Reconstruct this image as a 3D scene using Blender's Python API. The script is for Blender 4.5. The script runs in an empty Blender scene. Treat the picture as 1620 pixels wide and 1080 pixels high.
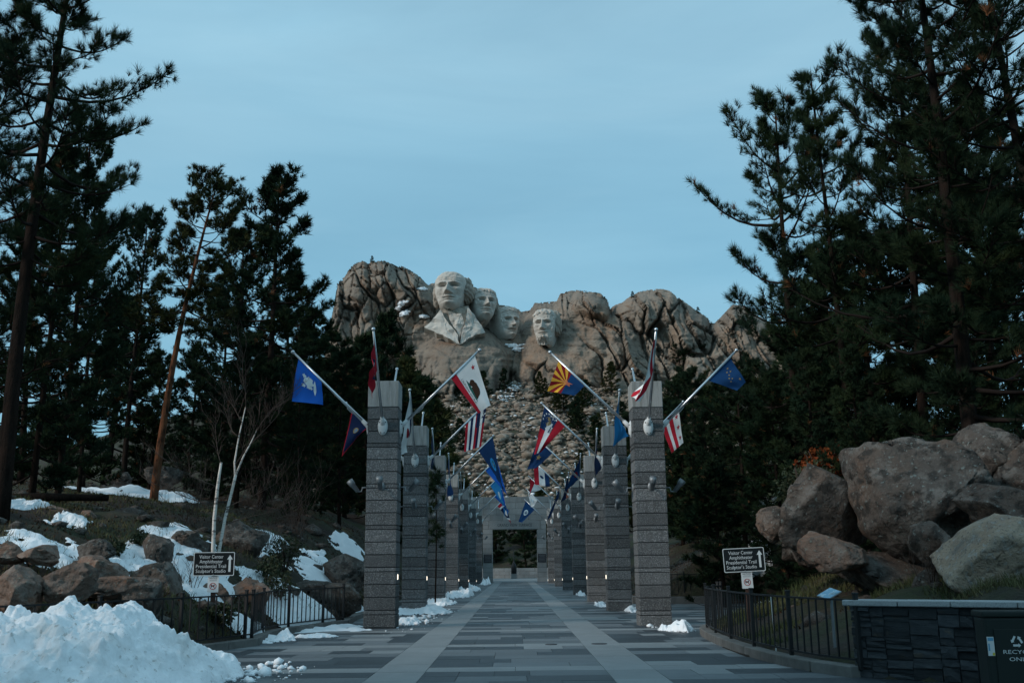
import bpy, bmesh, math, random
import numpy as np
from mathutils import Vector, Matrix

# ------------------------------------------------------------------ camera, sky, sun, exposure
scene = bpy.context.scene
FOC, PITCH, ROLL, EYE = 1575.0, math.radians(12.77), math.radians(0.6), 1.6
FW = np.array([0, math.cos(PITCH), math.sin(PITCH)])
_r0 = np.array([1.0, 0, 0]); _u0 = np.array([0, -math.sin(PITCH), math.cos(PITCH)])
RT = math.cos(ROLL) * _r0 - math.sin(ROLL) * _u0
UP = math.sin(ROLL) * _r0 + math.cos(ROLL) * _u0
cam_data = bpy.data.cameras.new('camera')
cam_data.sensor_width = 36.0
cam_data.lens = 36.0 * FOC / 1620.0
cam_data.clip_end = 6000
cam_data.clip_start = 0.1
cam = bpy.data.objects.new('camera', cam_data)
scene.collection.objects.link(cam)
m = Matrix.Identity(4)
for i in range(3):
    m[i][0] = RT[i]; m[i][1] = UP[i]; m[i][2] = -FW[i]
m[2][3] = EYE
cam.matrix_world = m
scene.camera = cam

SUN_EL, SUN_AZ = math.radians(27), math.radians(240)      # azimuth clockwise from +Y: behind the camera, to its left
world = bpy.data.worlds.new('World'); scene.world = world
world.use_nodes = True
wn, wl = world.node_tree.nodes, world.node_tree.links
wn.clear()
sky = wn.new('ShaderNodeTexSky'); sky.sky_type = 'NISHITA'; sky.sun_disc = False
sky.sun_elevation = SUN_EL; sky.sun_rotation = SUN_AZ
sky.air_density = 1.6; sky.dust_density = 0.6; sky.ozone_density = 3.0
geo = wn.new('ShaderNodeTexCoord')
mp = wn.new('ShaderNodeMapping'); mp.inputs['Scale'].default_value = (1.0, 1.0, 4.5)
wl.new(geo.outputs['Generated'], mp.inputs['Vector'])
nz = wn.new('ShaderNodeTexNoise'); nz.inputs['Scale'].default_value = 1.5
nz.inputs['Detail'].default_value = 6; nz.inputs['Roughness'].default_value = 0.55; nz.inputs['Distortion'].default_value = 0.5
wl.new(mp.outputs[0], nz.inputs['Vector'])
mr = wn.new('ShaderNodeMapRange'); mr.inputs[1].default_value = 0.3; mr.inputs[2].default_value = 0.72
mr.inputs[3].default_value = 0.62; mr.inputs[4].default_value = 0.92
wl.new(nz.outputs[0], mr.inputs[0])
sep = wn.new('ShaderNodeSeparateXYZ'); wl.new(geo.outputs['Generated'], sep.inputs[0])
el = wn.new('ShaderNodeMapRange'); el.inputs[1].default_value = 0.0; el.inputs[2].default_value = 0.75; wl.new(sep.outputs['Z'], el.inputs[0])
veil = wn.new('ShaderNodeMixRGB')                           # thin cloud veil at dusk, paler overhead as an overcast is
veil.inputs[1].default_value = (1.65, 3.95, 5.55, 1); veil.inputs[2].default_value = (3.2, 5.3, 6.5, 1)
wl.new(el.outputs[0], veil.inputs[0])
tint = wn.new('ShaderNodeMixRGB'); tint.blend_type = 'MULTIPLY'; tint.inputs[0].default_value = 1
tint.inputs[2].default_value = (0.30, 0.56, 0.66, 1)
wl.new(sky.outputs[0], tint.inputs[1])
wmix = wn.new('ShaderNodeMixRGB')
wl.new(mr.outputs[0], wmix.inputs[0]); wl.new(tint.outputs[0], wmix.inputs[1]); wl.new(veil.outputs[0], wmix.inputs[2])
nz2 = wn.new('ShaderNodeTexNoise'); nz2.inputs['Scale'].default_value = 2.6; nz2.inputs['Detail'].default_value = 7; nz2.inputs['Distortion'].default_value = 0.8
mp2 = wn.new('ShaderNodeMapping'); mp2.inputs['Scale'].default_value = (0.8, 1.0, 3.2); mp2.inputs['Location'].default_value = (3.1, 1.7, 0.4)
wl.new(geo.outputs['Generated'], mp2.inputs['Vector']); wl.new(mp2.outputs[0], nz2.inputs['Vector'])
mr2 = wn.new('ShaderNodeMapRange'); mr2.inputs[1].default_value = 0.42; mr2.inputs[2].default_value = 0.75; mr2.inputs[3].default_value = 0.0; mr2.inputs[4].default_value = 0.32
wl.new(nz2.outputs[0], mr2.inputs[0])
wmix2 = wn.new('ShaderNodeMixRGB'); wmix2.inputs[2].default_value = (3.4, 5.2, 6.2, 1)      # greyer streaks of cloud
wl.new(mr2.outputs[0], wmix2.inputs[0]); wl.new(wmix.outputs[0], wmix2.inputs[1]); wmix = wmix2
bg = wn.new('ShaderNodeBackground'); bg.inputs[1].default_value = 0.13
wl.new(wmix.outputs[0], bg.inputs[0])
wo = wn.new('ShaderNodeOutputWorld'); wl.new(bg.outputs[0], wo.inputs[0])

sd = bpy.data.lights.new('sun', 'SUN'); sd.energy = 2.2; sd.angle = math.radians(11); sd.color = (1.0, 0.93, 0.86)
sun = bpy.data.objects.new('sun', sd); scene.collection.objects.link(sun)
_sv = Vector((math.sin(SUN_AZ) * math.cos(SUN_EL), math.cos(SUN_AZ) * math.cos(SUN_EL), math.sin(SUN_EL)))
sun.rotation_euler = _sv.to_track_quat('Z', 'Y').to_euler()
vs = scene.view_settings
vs.view_transform = 'Standard'; vs.look = 'None'; vs.exposure = 0.0; vs.gamma = 1.0; vs.use_curve_mapping = False
scene.cycles.max_bounces = 4; scene.cycles.diffuse_bounces = 2; scene.cycles.glossy_bounces = 2
scene.cycles.transparent_max_bounces = 4
scene.cycles.use_denoising = True
scene.cycles.use_adaptive_sampling = True; scene.cycles.adaptive_threshold = 0.02

# ------------------------------------------------------------------ helpers
COL = scene.collection
rnd = random.Random(7)
def ray(u, v): return FW + RT * ((u - 810) / FOC) - UP * ((v - 540) / FOC)
def at(u, v, Y):
    d = ray(u, v); return np.array([0, 0, EYE]) + d * (Y / d[1])
def gnd(u, v, z=0.0):
    d = ray(u, v); return np.array([0, 0, EYE]) + d * ((z - EYE) / d[2])
def proj(X, Y, Z):
    q = np.stack([X, Y, Z - EYE], -1); dz = q @ FW
    return 810 + FOC * (q @ RT) / dz, 540 - FOC * (q @ UP) / dz

def tag(o, label=None, cat=None, group=None, kind=None):
    if label: o['label'] = label
    if cat: o['category'] = cat
    if group: o['group'] = group
    if kind or cat: o['kind'] = kind or 'thing'
    return o
def empty(name, loc=(0, 0, 0), rz=0.0, parent=None):
    o = bpy.data.objects.new(name, None); COL.objects.link(o)
    o.location = loc; o.rotation_euler = (0, 0, rz); o.empty_display_size = 0.2
    if parent: o.parent = parent
    return o
def link(name, me, parent=None, loc=(0, 0, 0), rot=(0, 0, 0), scale=(1, 1, 1)):
    o = bpy.data.objects.new(name, me); COL.objects.link(o)
    o.location = loc; o.rotation_euler = rot; o.scale = scale
    if parent: o.parent = parent
    return o
def copy_tree(o, parent=None):
    c = o.copy(); COL.objects.link(c); c.parent = parent
    for ch in list(o.children): copy_tree(ch, c)
    return c
def mesh_np(name, verts, faces, mats, smooth=False, midx=None):
    """verts (N,3), faces: an (M,3)/(M,4) array or list of index lists."""
    me = bpy.data.meshes.new(name)
    if isinstance(faces, np.ndarray):
        verts = np.asarray(verts, dtype=np.float32); k = faces.shape[1]
        me.vertices.add(len(verts)); me.vertices.foreach_set('co', verts.ravel())
        me.loops.add(faces.size); me.loops.foreach_set('vertex_index', faces.astype(np.int32).ravel())
        me.polygons.add(len(faces))
        me.polygons.foreach_set('loop_start', np.arange(0, faces.size, k, dtype=np.int32))
        me.polygons.foreach_set('loop_total', np.full(len(faces), k, dtype=np.int32))
        me.update(calc_edges=True)
    else:
        me.from_pydata([tuple(map(float, v)) for v in verts], [], [tuple(f) for f in faces]); me.update()
    for mt in (mats if isinstance(mats, (list, tuple)) else [mats]): me.materials.append(mt)
    if midx is not None: me.polygons.foreach_set('material_index', np.asarray(midx, dtype=np.int32))
    if smooth: me.polygons.foreach_set('use_smooth', np.ones(len(me.polygons), dtype=bool))
    me.update()
    return me
def bm_mesh(name, bm, mats, smooth=False):
    me = bpy.data.meshes.new(name); bm.to_mesh(me); bm.free()
    for mt in (mats if isinstance(mats, (list, tuple)) else [mats]): me.materials.append(mt)
    if smooth:
        for p in me.polygons: p.use_smooth = True
    return me
def box_bm(bm, c, s, rz=0.0, mi=0):
    M = Matrix.Translation(c) @ Matrix.Rotation(rz, 4, 'Z') @ Matrix.Diagonal((s[0], s[1], s[2], 1))
    r = bmesh.ops.create_cube(bm, size=1.0, matrix=M)
    for f in {f for v in r['verts'] for f in v.link_faces}: f.material_index = mi
    return r['verts']
def box_mesh(name, s, mat, bevel=0.0, c=(0, 0, 0), seg=1):
    bm = bmesh.new(); box_bm(bm, c, s)
    if bevel > 0: bmesh.ops.bevel(bm, geom=bm.edges[:], offset=bevel, segments=seg, affect='EDGES', profile=0.6)
    return bm_mesh(name, bm, mat)
def tube_arrays(pts, rads, n=8, cap=True):
    pts = [np.asarray(p, float) for p in pts]; V = []; Fc = []
    prev = None
    for i, p in enumerate(pts):
        d = pts[min(i + 1, len(pts) - 1)] - pts[max(i - 1, 0)]; d = d / (np.linalg.norm(d) + 1e-9)
        a = np.cross(d, [0, 0, 1]) if abs(d[2]) < 0.95 else np.cross(d, [1, 0, 0])
        if prev is not None: a = prev - d * (prev @ d)
        a /= np.linalg.norm(a) + 1e-9; prev = a; b = np.cross(d, a)
        for k in range(n):
            t = 2 * math.pi * k / n; V.append(p + rads[i] * (math.cos(t) * a + math.sin(t) * b))
    for i in range(len(pts) - 1):
        for k in range(n):
            k2 = (k + 1) % n; Fc.append([i * n + k, i * n + k2, (i + 1) * n + k2, (i + 1) * n + k])
    if cap:
        Fc.append(list(range(n))[::-1]); Fc.append([(len(pts) - 1) * n + k for k in range(n)])
    return V, Fc
def tubes_mesh(name, tubes, mat, smooth=True):
    V, Fc = [], []
    for pts, rads, n in tubes:
        v, f = tube_arrays(pts, rads, n); o = len(V); V += v; Fc += [[i + o for i in q] for q in f]
    return mesh_np(name, V, Fc, mat, smooth)
def text_faces(s, size=1.0, serif=True):
    """2D triangles of a text string, centred on x, baseline at 0"""
    cu = bpy.data.curves.new('lettering', 'FONT'); cu.body = s; cu.size = size; cu.align_x = 'CENTER'
    cu.resolution_u = 2
    ob = bpy.data.objects.new('lettering', cu); COL.objects.link(ob)
    dg = bpy.context.evaluated_depsgraph_get()
    me = bpy.data.meshes.new_from_object(ob.evaluated_get(dg))
    me.calc_loop_triangles()
    V = np.array([v.co[:2] for v in me.vertices]) if len(me.vertices) else np.zeros((0, 2))
    T = [list(t.vertices) for t in me.loop_triangles]
    bpy.data.objects.remove(ob); bpy.data.curves.remove(cu); bpy.data.meshes.remove(me)
    return V, T

# ---- noise
def _h(ix, iy, iz, seed):
    n = (ix * 374761393 + iy * 668265263 + iz * 1274126177 + seed * 974711) & 0xFFFFFFFF
    n = ((n ^ (n >> 13)) * 1274126177) & 0xFFFFFFFF
    n = ((n ^ (n >> 16)) * 2246822519) & 0xFFFFFFFF
    return ((n ^ (n >> 15)) & 0xFFFFFF) / float(0xFFFFFF)
def vnoise(x, y, z=0.0, seed=0):
    x, y, z = np.broadcast_arrays(np.asarray(x, float), np.asarray(y, float), np.asarray(z, float))
    xi, yi, zi = np.floor(x).astype(np.int64), np.floor(y).astype(np.int64), np.floor(z).astype(np.int64)
    fx, fy, fz = x - xi, y - yi, z - zi
    fx, fy, fz = [t * t * t * (t * (t * 6 - 15) + 10) for t in (fx, fy, fz)]
    r = 0
    for a in (0, 1):
        for b in (0, 1):
            for c in (0, 1):
                r = r + _h(xi + a, yi + b, zi + c, seed) * (fx if a else 1 - fx) * (fy if b else 1 - fy) * (fz if c else 1 - fz)
    return r * 2 - 1
def fbm(x, y, z=0.0, seed=0, oct=4, gain=0.5):
    s, a, f = 0, 1.0, 1.0
    for o in range(oct):
        s = s + a * vnoise(np.asarray(x) * f, np.asarray(y) * f, np.asarray(z) * f, seed + o * 17); a *= gain; f *= 2.03
    return s
def worley(x, y, seed=0, jit=0.9, off=False):
    xi, yi = np.floor(x).astype(np.int64), np.floor(y).astype(np.int64)
    f1 = np.full(x.shape, 9.0); f2 = np.full(x.shape, 9.0); idv = np.zeros(x.shape); ox = np.zeros(x.shape); oy = np.zeros(x.shape)
    for a in (-1, 0, 1):
        for b in (-1, 0, 1):
            cx = xi + a + 0.5 + jit * (_h(xi + a, yi + b, 0, seed) - 0.5)
            cy = yi + b + 0.5 + jit * (_h(xi + a, yi + b, 5, seed) - 0.5)
            d = np.hypot(x - cx, y - cy)
            near = d < f1
            f2 = np.where(near, f1, np.minimum(f2, d)); idv = np.where(near, _h(xi + a, yi + b, 9, seed), idv)
            ox = np.where(near, x - cx, ox); oy = np.where(near, y - cy, oy)
            f1 = np.where(near, d, f1)
    return (f1, f2, idv, ox, oy) if off else (f1, f2, idv)
def sstep(a, b, x):
    t = np.clip((x - a) / (b - a), 0, 1); return t * t * (3 - 2 * t)

# ---- procedural materials
def mat(name, base, rough=0.85, layers=(), bumps=(), metal=0.0, vary=0.0, emit=None, spec=0.3, offs=False):
    """layers: (noise scale or (sx,sy,sz), detail, lo, hi, colour, amount); bumps: (scale, strength, distance, kind)"""
    mt = bpy.data.materials.new(name); mt.use_nodes = True
    nt = mt.node_tree; N, L = nt.nodes, nt.links; p = N['Principled BSDF']
    p.inputs['Roughness'].default_value = rough; p.inputs['Metallic'].default_value = metal
    p.inputs['Specular IOR Level'].default_value = spec
    tc = N.new('ShaderNodeTexCoord'); vec = tc.outputs['Object']
    oi = N.new('ShaderNodeObjectInfo')
    if offs:
        mul = N.new('ShaderNodeMath'); mul.operation = 'MULTIPLY'; mul.inputs[1].default_value = 57.0
        L.new(oi.outputs['Random'], mul.inputs[0])
        ad = N.new('ShaderNodeVectorMath'); ad.operation = 'ADD'
        L.new(vec, ad.inputs[0]); L.new(mul.outputs[0], ad.inputs[1]); vec = ad.outputs[0]
    col = N.new('ShaderNodeRGB'); col.outputs[0].default_value = (*base, 1); cur = col.outputs[0]
    def tex(sc, det, kind='noise'):
        v = vec
        if not isinstance(sc, (int, float)):
            q = N.new('ShaderNodeMapping'); q.inputs['Scale'].default_value = sc; L.new(vec, q.inputs[0]); v = q.outputs[0]; s = 1.0
        else: s = sc
        if kind == 'noise':
            t = N.new('ShaderNodeTexNoise'); t.inputs['Scale'].default_value = s; t.inputs['Detail'].default_value = det
            t.inputs['Roughness'].default_value = 0.6; L.new(v, t.inputs['Vector']); return t.outputs[0]
        t = N.new('ShaderNodeTexVoronoi'); t.inputs['Scale'].default_value = s; L.new(v, t.inputs['Vector']); return t.outputs['Distance']
    for sc, det, lo, hi, c, amt in layers:
        r = N.new('ShaderNodeMapRange'); r.inputs[1].default_value = lo; r.inputs[2].default_value = hi
        r.inputs[3].default_value = 0; r.inputs[4].default_value = amt
        L.new(tex(sc, det), r.inputs[0])
        mx = N.new('ShaderNodeMixRGB'); mx.inputs[2].default_value = (*c, 1)
        L.new(r.outputs[0], mx.inputs[0]); L.new(cur, mx.inputs[1]); cur = mx.outputs[0]
    if vary:
        r = N.new('ShaderNodeMapRange'); r.inputs[3].default_value = 1 - vary; r.inputs[4].default_value = 1 + vary
        L.new(oi.outputs['Random'], r.inputs[0])
        hs = N.new('ShaderNodeHueSaturation'); L.new(r.outputs[0], hs.inputs['Value']); L.new(cur, hs.inputs['Color']); cur = hs.outputs[0]
    L.new(cur, p.inputs['Base Color'])
    nrm = None
    for sc, st, dist, kind in bumps:
        b = N.new('ShaderNodeBump'); b.inputs['Strength'].default_value = st; b.inputs['Distance'].default_value = dist
        L.new(tex(sc, 6, kind), b.inputs['Height'])
        if nrm: L.new(nrm, b.inputs['Normal'])
        nrm = b.outputs[0]
    if nrm: L.new(nrm, p.inputs['Normal'])
    if emit: p.inputs['Emission Color'].default_value = (*emit[0], 1); p.inputs['Emission Strength'].default_value = emit[1]
    return mt

MT = {}
MT['granite_block'] = mat('granite_block', (0.118, 0.122, 0.124), 0.8,
    [((5, 5, 0.35), 5, 0.52, 0.7, (0.06, 0.058, 0.055), 0.7), (1.3, 5, 0.35, 0.7, (0.09, 0.094, 0.096), 0.8), (38, 3, 0.53, 0.62, (0.29, 0.295, 0.295), 0.85),
     (46, 2, 0.57, 0.66, (0.035, 0.035, 0.036), 0.9)], [(32, 1.0, 0.03, 'noise')], vary=0.3, offs=True)
MT['mortar'] = mat('mortar', (0.045, 0.047, 0.05), 0.95)
MT['cap_concrete'] = mat('cap_concrete', (0.34, 0.345, 0.335), 0.85,
    [((9, 9, 0.9), 5, 0.5, 0.72, (0.13, 0.13, 0.125), 0.85), ((22, 22, 0.5), 3, 0.55, 0.7, (0.2, 0.185, 0.15), 0.6), (30, 4, 0.45, 0.7, (0.25, 0.25, 0.24), 0.6)],
    [(60, 0.25, 0.01, 'noise')], vary=0.1, offs=True)
MT['portal_stone'] = mat('portal_stone', (0.30, 0.305, 0.30), 0.85,
    [((1.5, 1.5, 0.4), 5, 0.45, 0.75, (0.2, 0.2, 0.195), 0.7), (18, 3, 0.5, 0.7, (0.2, 0.2, 0.2), 0.7)], [(30, 0.3, 0.02, 'noise')], vary=0.14, offs=True)
MT['steel'] = mat('steel', (0.62, 0.64, 0.66), 0.32, metal=0.9, spec=0.5)
MT['bracket_paint'] = mat('bracket_paint', (0.62, 0.64, 0.64), 0.45, [(6, 4, 0.5, 0.8, (0.4, 0.4, 0.39), 0.5)])
MT['lamp_metal'] = mat('lamp_metal', (0.22, 0.235, 0.245), 0.45, metal=0.4)
MT['bolt_dark'] = mat('bolt_dark', (0.04, 0.04, 0.045), 0.6)
MT['lamp_lit'] = mat('lamp_lit', (0.9, 0.85, 0.75), 0.5, emit=((1.0, 0.86, 0.66), 2.4))
MT['black_iron'] = mat('black_iron', (0.012, 0.013, 0.014), 0.5, bumps=[(40, 0.15, 0.004, 'noise')])
MT['slab_dark'] = mat('slab_dark', (0.022, 0.029, 0.036), 0.5, [(2.5, 4, 0.4, 0.7, (0.04, 0.05, 0.058), 0.7), (60, 3, 0.5, 0.65, (0.11, 0.12, 0.13), 0.35)],
                      [(30, 0.25, 0.006, 'noise')], vary=0.22, offs=True, spec=0.4)
MT['slab_mid'] = mat('slab_mid', (0.128, 0.143, 0.153), 0.6, [(2.0, 4, 0.4, 0.7, (0.10, 0.113, 0.122), 0.7), (60, 3, 0.5, 0.65, (0.09, 0.1, 0.11), 0.4)],
                     [(30, 0.25, 0.006, 'noise')], vary=0.16, offs=True, spec=0.4)
MT['slab_light'] = mat('slab_light', (0.23, 0.245, 0.25), 0.6, [(1.1, 5, 0.4, 0.7, (0.17, 0.185, 0.19), 0.7), (55, 3, 0.5, 0.65, (0.13, 0.14, 0.15), 0.4)],
                       [(30, 0.25, 0.006, 'noise')], vary=0.07, offs=True, spec=0.35)
MT['joint'] = mat('joint', (0.085, 0.09, 0.09), 0.95)
MT['kerb_stone'] = mat('kerb_stone', (0.16, 0.155, 0.145), 0.9, [(3, 5, 0.4, 0.7, (0.09, 0.085, 0.08), 0.8)], [(30, 0.4, 0.01, 'noise')], vary=0.12, offs=True)
MT['snow'] = mat('snow', (0.88, 0.90, 0.92), 0.75, [(2.2, 6, 0.52, 0.75, (0.74, 0.77, 0.80), 0.6)], [(9, 0.55, 0.05, 'noise'), (38, 0.35, 0.02, 'noise')])
MT['snow_dirty'] = mat('snow_dirty', (0.86, 0.88, 0.90), 0.75, [(1.1, 7, 0.54, 0.74, (0.50, 0.47, 0.43), 0.7), (9, 5, 0.60, 0.70, (0.25, 0.21, 0.17), 0.6), (40, 3, 0.68, 0.74, (0.08, 0.06, 0.05), 0.8)],
                       [(7, 0.6, 0.06, 'noise'), (30, 0.45, 0.025, 'noise')])
MT['soil'] = mat('soil', (0.032, 0.024, 0.019), 0.95,
    [(0.35, 5, 0.42, 0.6, (0.030, 0.040, 0.016), 0.85), (1.6, 6, 0.52, 0.72, (0.075, 0.05, 0.035), 0.8), (7, 5, 0.5, 0.7, (0.02, 0.018, 0.015), 0.8)],
    [(3, 0.8, 0.12, 'noise'), (14, 0.8, 0.05, 'noise')])
MT['mountain_rock'] = mat('mountain_rock', (0.243, 0.196, 0.155), 0.9,
    [((0.035, 0.035, 0.02), 6, 0.42, 0.66, (0.155, 0.125, 0.10), 0.85), ((0.07, 0.07, 0.05), 5, 0.53, 0.70, (0.28, 0.165, 0.10), 0.65),
     ((0.5, 0.5, 0.05), 5, 0.54, 0.68, (0.075, 0.068, 0.062), 0.8), ((0.12, 0.12, 0.3), 6, 0.52, 0.75, (0.33, 0.28, 0.22), 0.6)],
    [((0.25, 0.25, 0.7), 1.0, 1.0, 'noise'), (1.1, 0.9, 0.5, 'noise')])
MT['carved_rock'] = mat('carved_rock', (0.50, 0.46, 0.41), 0.9,
    [((0.35, 0.35, 0.09), 5, 0.52, 0.74, (0.22, 0.185, 0.155), 0.8), (0.5, 6, 0.5, 0.8, (0.56, 0.52, 0.47), 0.6), ((0.15, 0.15, 0.12), 4, 0.6, 0.75, (0.42, 0.30, 0.23), 0.5)],
    [(0.9, 0.5, 0.4, 'noise'), ((0.3, 0.3, 1.4), 0.4, 0.4, 'noise')])
MT['carved_hair'] = mat('carved_hair', (0.38, 0.33, 0.275), 0.9,
    [((0.3, 0.3, 0.15), 5, 0.45, 0.7, (0.19, 0.155, 0.125), 0.8)], [((1.2, 1.2, 0.5), 0.7, 0.4, 'noise')])
MT['boulder'] = mat('boulder', (0.185, 0.128, 0.10), 0.92,
    [(1.1, 6, 0.45, 0.68, (0.25, 0.11, 0.06), 0.75), (2.6, 6, 0.5, 0.66, (0.25, 0.22, 0.195), 0.7), (7, 5, 0.53, 0.66, (0.07, 0.06, 0.055), 0.75), (14, 4, 0.58, 0.68, (0.30, 0.33, 0.27), 0.5)],
    [(3.5, 1.0, 0.14, 'noise'), (15, 0.9, 0.05, 'noise')], vary=0.2, offs=True)
MT['boulder_grey'] = mat('boulder_grey', (0.105, 0.088, 0.076), 0.92,
    [(0.8, 6, 0.45, 0.66, (0.17, 0.105, 0.072), 0.6), (1.7, 7, 0.50, 0.62, (0.21, 0.19, 0.17), 0.75), (3.5, 7, 0.50, 0.60, (0.038, 0.034, 0.03), 0.85), (11, 4, 0.60, 0.68, (0.24, 0.28, 0.26), 0.7)],
    [(2.5, 1.0, 0.25, 'noise'), (9, 1.0, 0.10, 'noise'), (28, 0.8, 0.03, 'noise')], vary=0.15, offs=True)
MT['boulder_pale'] = mat('boulder_pale', (0.33, 0.255, 0.19), 0.92,
    [(0.9, 6, 0.5, 0.7, (0.26, 0.145, 0.09), 0.6), (3, 6, 0.5, 0.66, (0.16, 0.145, 0.13), 0.75), (12, 4, 0.56, 0.66, (0.36, 0.345, 0.32), 0.7), (20, 4, 0.58, 0.66, (0.07, 0.065, 0.06), 0.7)],
    [(2.5, 1.0, 0.15, 'noise'), (14, 1.0, 0.05, 'noise')], vary=0.1, offs=True)
MT['talus_rock'] = mat('talus_rock', (0.22, 0.175, 0.135), 0.95, [(0.12, 5, 0.4, 0.65, (0.13, 0.10, 0.08), 0.8), (1.1, 3, 0.5, 0.68, (0.36, 0.31, 0.26), 0.85), (0.9, 3, 0.36, 0.48, (0.07, 0.055, 0.045), 0.0)])
MT['bark'] = mat('bark', (0.020, 0.0145, 0.012), 0.95, [((6, 6, 1.2), 5, 0.5, 0.68, (0.008, 0.007, 0.006), 0.9), (1.2, 4, 0.5, 0.75, (0.04, 0.022, 0.015), 0.6)], [((9, 9, 2), 1.0, 0.08, 'noise'), (20, 0.8, 0.03, 'noise')], spec=0.05)
MT['limb_bark'] = mat('limb_bark', (0.020, 0.015, 0.013), 0.95, spec=0.05)
MT['bark_orange'] = mat('bark_orange', (0.14, 0.058, 0.03), 0.95, [((5, 5, 1.6), 6, 0.47, 0.62, (0.025, 0.016, 0.012), 0.9), (1.0, 4, 0.5, 0.75, (0.17, 0.08, 0.045), 0.6)], [((9, 9, 2), 1.0, 0.08, 'noise')], spec=0.05)
MT['birch_bark'] = mat('birch_bark', (0.62, 0.57, 0.52), 0.8, [((4, 4, 9), 6, 0.55, 0.62, (0.07, 0.05, 0.045), 0.85), ((9, 9, 26), 4, 0.58, 0.66, (0.05, 0.04, 0.035), 0.7), ((2, 2, 3), 4, 0.55, 0.75, (0.30, 0.2, 0.15), 0.7)], [(20, 0.3, 0.01, 'noise')])
MT['twig'] = mat('twig', (0.075, 0.055, 0.045), 0.9)
MT['needles'] = mat('needles', (0.018, 0.034, 0.018), 0.9, [(0.6, 4, 0.42, 0.66, (0.034, 0.047, 0.018), 0.85), (0.16, 3, 0.4, 0.65, (0.011, 0.023, 0.017), 0.6)], vary=0.2, offs=True, spec=0.04)
MT['needles_olive'] = mat('needles_olive', (0.032, 0.042, 0.018), 0.9, [(0.7, 4, 0.42, 0.66, (0.065, 0.058, 0.02), 0.8)], vary=0.15, offs=True, spec=0.04)
MT['needles_dead'] = mat('needles_dead', (0.17, 0.068, 0.026), 0.8)
MT['leaf_red'] = mat('leaf_red', (0.16, 0.036, 0.014), 0.9, [(3, 3, 0.4, 0.7, (0.20, 0.07, 0.022), 0.7)], spec=0.05)
MT['grass'] = mat('grass', (0.045, 0.062, 0.020), 0.8, [(0.8, 4, 0.42, 0.65, (0.14, 0.11, 0.05), 0.8)])
MT['shrub'] = mat('shrub', (0.024, 0.036, 0.014), 0.7, [(1.5, 3, 0.4, 0.7, (0.05, 0.048, 0.02), 0.7)])
# ------------------------------------------------------------------ terrain
_YL = [-60, 10, 15, 18, 21.3, 22.5, 26, 29.5, 31, 140]
_XL = [-13, -11, -8.6, -7.3, -6.1, -5.75, -6.0, -5.05, -5.2, -5.2]
_YR = [-60, 12.2, 13.3, 15.1, 16.3, 19, 22, 25, 26.6, 27.4, 44, 44.6, 140]
_XR = [9.2, 9.0, 7.5, 5.25, 4.5, 4.25, 4.3, 4.5, 5.2, 13, 13, 5.3, 5.3]
def xl(Y): return np.interp(Y, _YL, _XL)
def xr(Y): return np.interp(Y, _YR, _XR)
def tz(X, Y):
    X, Y = np.asarray(X, float), np.asarray(Y, float)
    sl = np.maximum(xl(Y) - 0.12 - X, 0); sr = np.maximum(X - xr(Y) - 0.12, 0)
    n1 = fbm(X * 0.22, Y * 0.22, 0, 3, 4); n2 = fbm(X * 0.9, Y * 0.9, 0, 5, 3)
    yy = np.clip(Y - 20, 0, 120)
    left = 0.14 + 4.6 * (1 - np.exp(-sl / 8)) + 0.05 * yy * np.minimum(sl / 4, 1) + (0.35 * n1 + 0.10 * n2) * np.minimum(sl / 2.5, 1)
    right = 0.14 + 2.6 * (1 - np.exp(-sr / 7)) + 0.035 * yy * np.minimum(sr / 4, 1) + (0.30 * n1 + 0.10 * n2) * np.minimum(sr / 2.5, 1)
    bank = np.where(sl > 0, left, np.where(sr > 0, right, -0.06))
    w = np.clip((Y - 118) / 20, 0, 1)
    flat = -0.06 + 0 * Y
    mid = bank * (1 - w) + w * np.where(np.abs(X) < 25, flat, np.minimum(bank, 6))
    far = np.interp(Y, [0, 160, 235, 345, 400, 3000], [-0.1, -0.1, 18, 67, 72, 40])
    far = far * np.interp(np.abs(X + 2), [0, 70, 160, 500], [1, 1, 0.62, 0.25]) + (np.abs(Y - 200) < 260) * 1.2 * n1 * np.clip((Y - 160) / 60, 0, 1)
    return np.where(Y > 160, np.maximum(far, -0.1), np.maximum(mid, far))
def axis(fine_a, fine_b, step, lo, hi, ratio=1.22):
    a = list(np.arange(fine_a, fine_b, step)); s = step
    while a[-1] < hi: s = min(s * ratio, 400); a.append(a[-1] + s)
    s = step; pre = []
    p = fine_a
    while p > lo: s = min(s * ratio, 400); p -= s; pre.append(p)
    return np.array(pre[::-1] + a)
gx = axis(-26, 26, 0.38, -3500, 3500)
gy = np.concatenate([axis(9, 62, 0.38, -300, 100, 1.25), np.arange(101, 420, 3.0), np.array([440, 500, 600, 800, 1200, 2000, 3500])])
gy = np.unique(gy)
GX, GY = np.meshgrid(gx, gy)
GZ = tz(GX, GY)
def grid_faces(nr, nc):
    i = np.arange(nr * nc).reshape(nr, nc)
    return np.stack([i[:-1, :-1].ravel(), i[:-1, 1:].ravel(), i[1:, 1:].ravel(), i[1:, :-1].ravel()], 1)
me = mesh_np('ground', np.stack([GX, GY, GZ], -1).reshape(-1, 3), grid_faces(*GX.shape), MT['soil'], True)
tag(link('ground', me), kind='structure')

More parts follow.
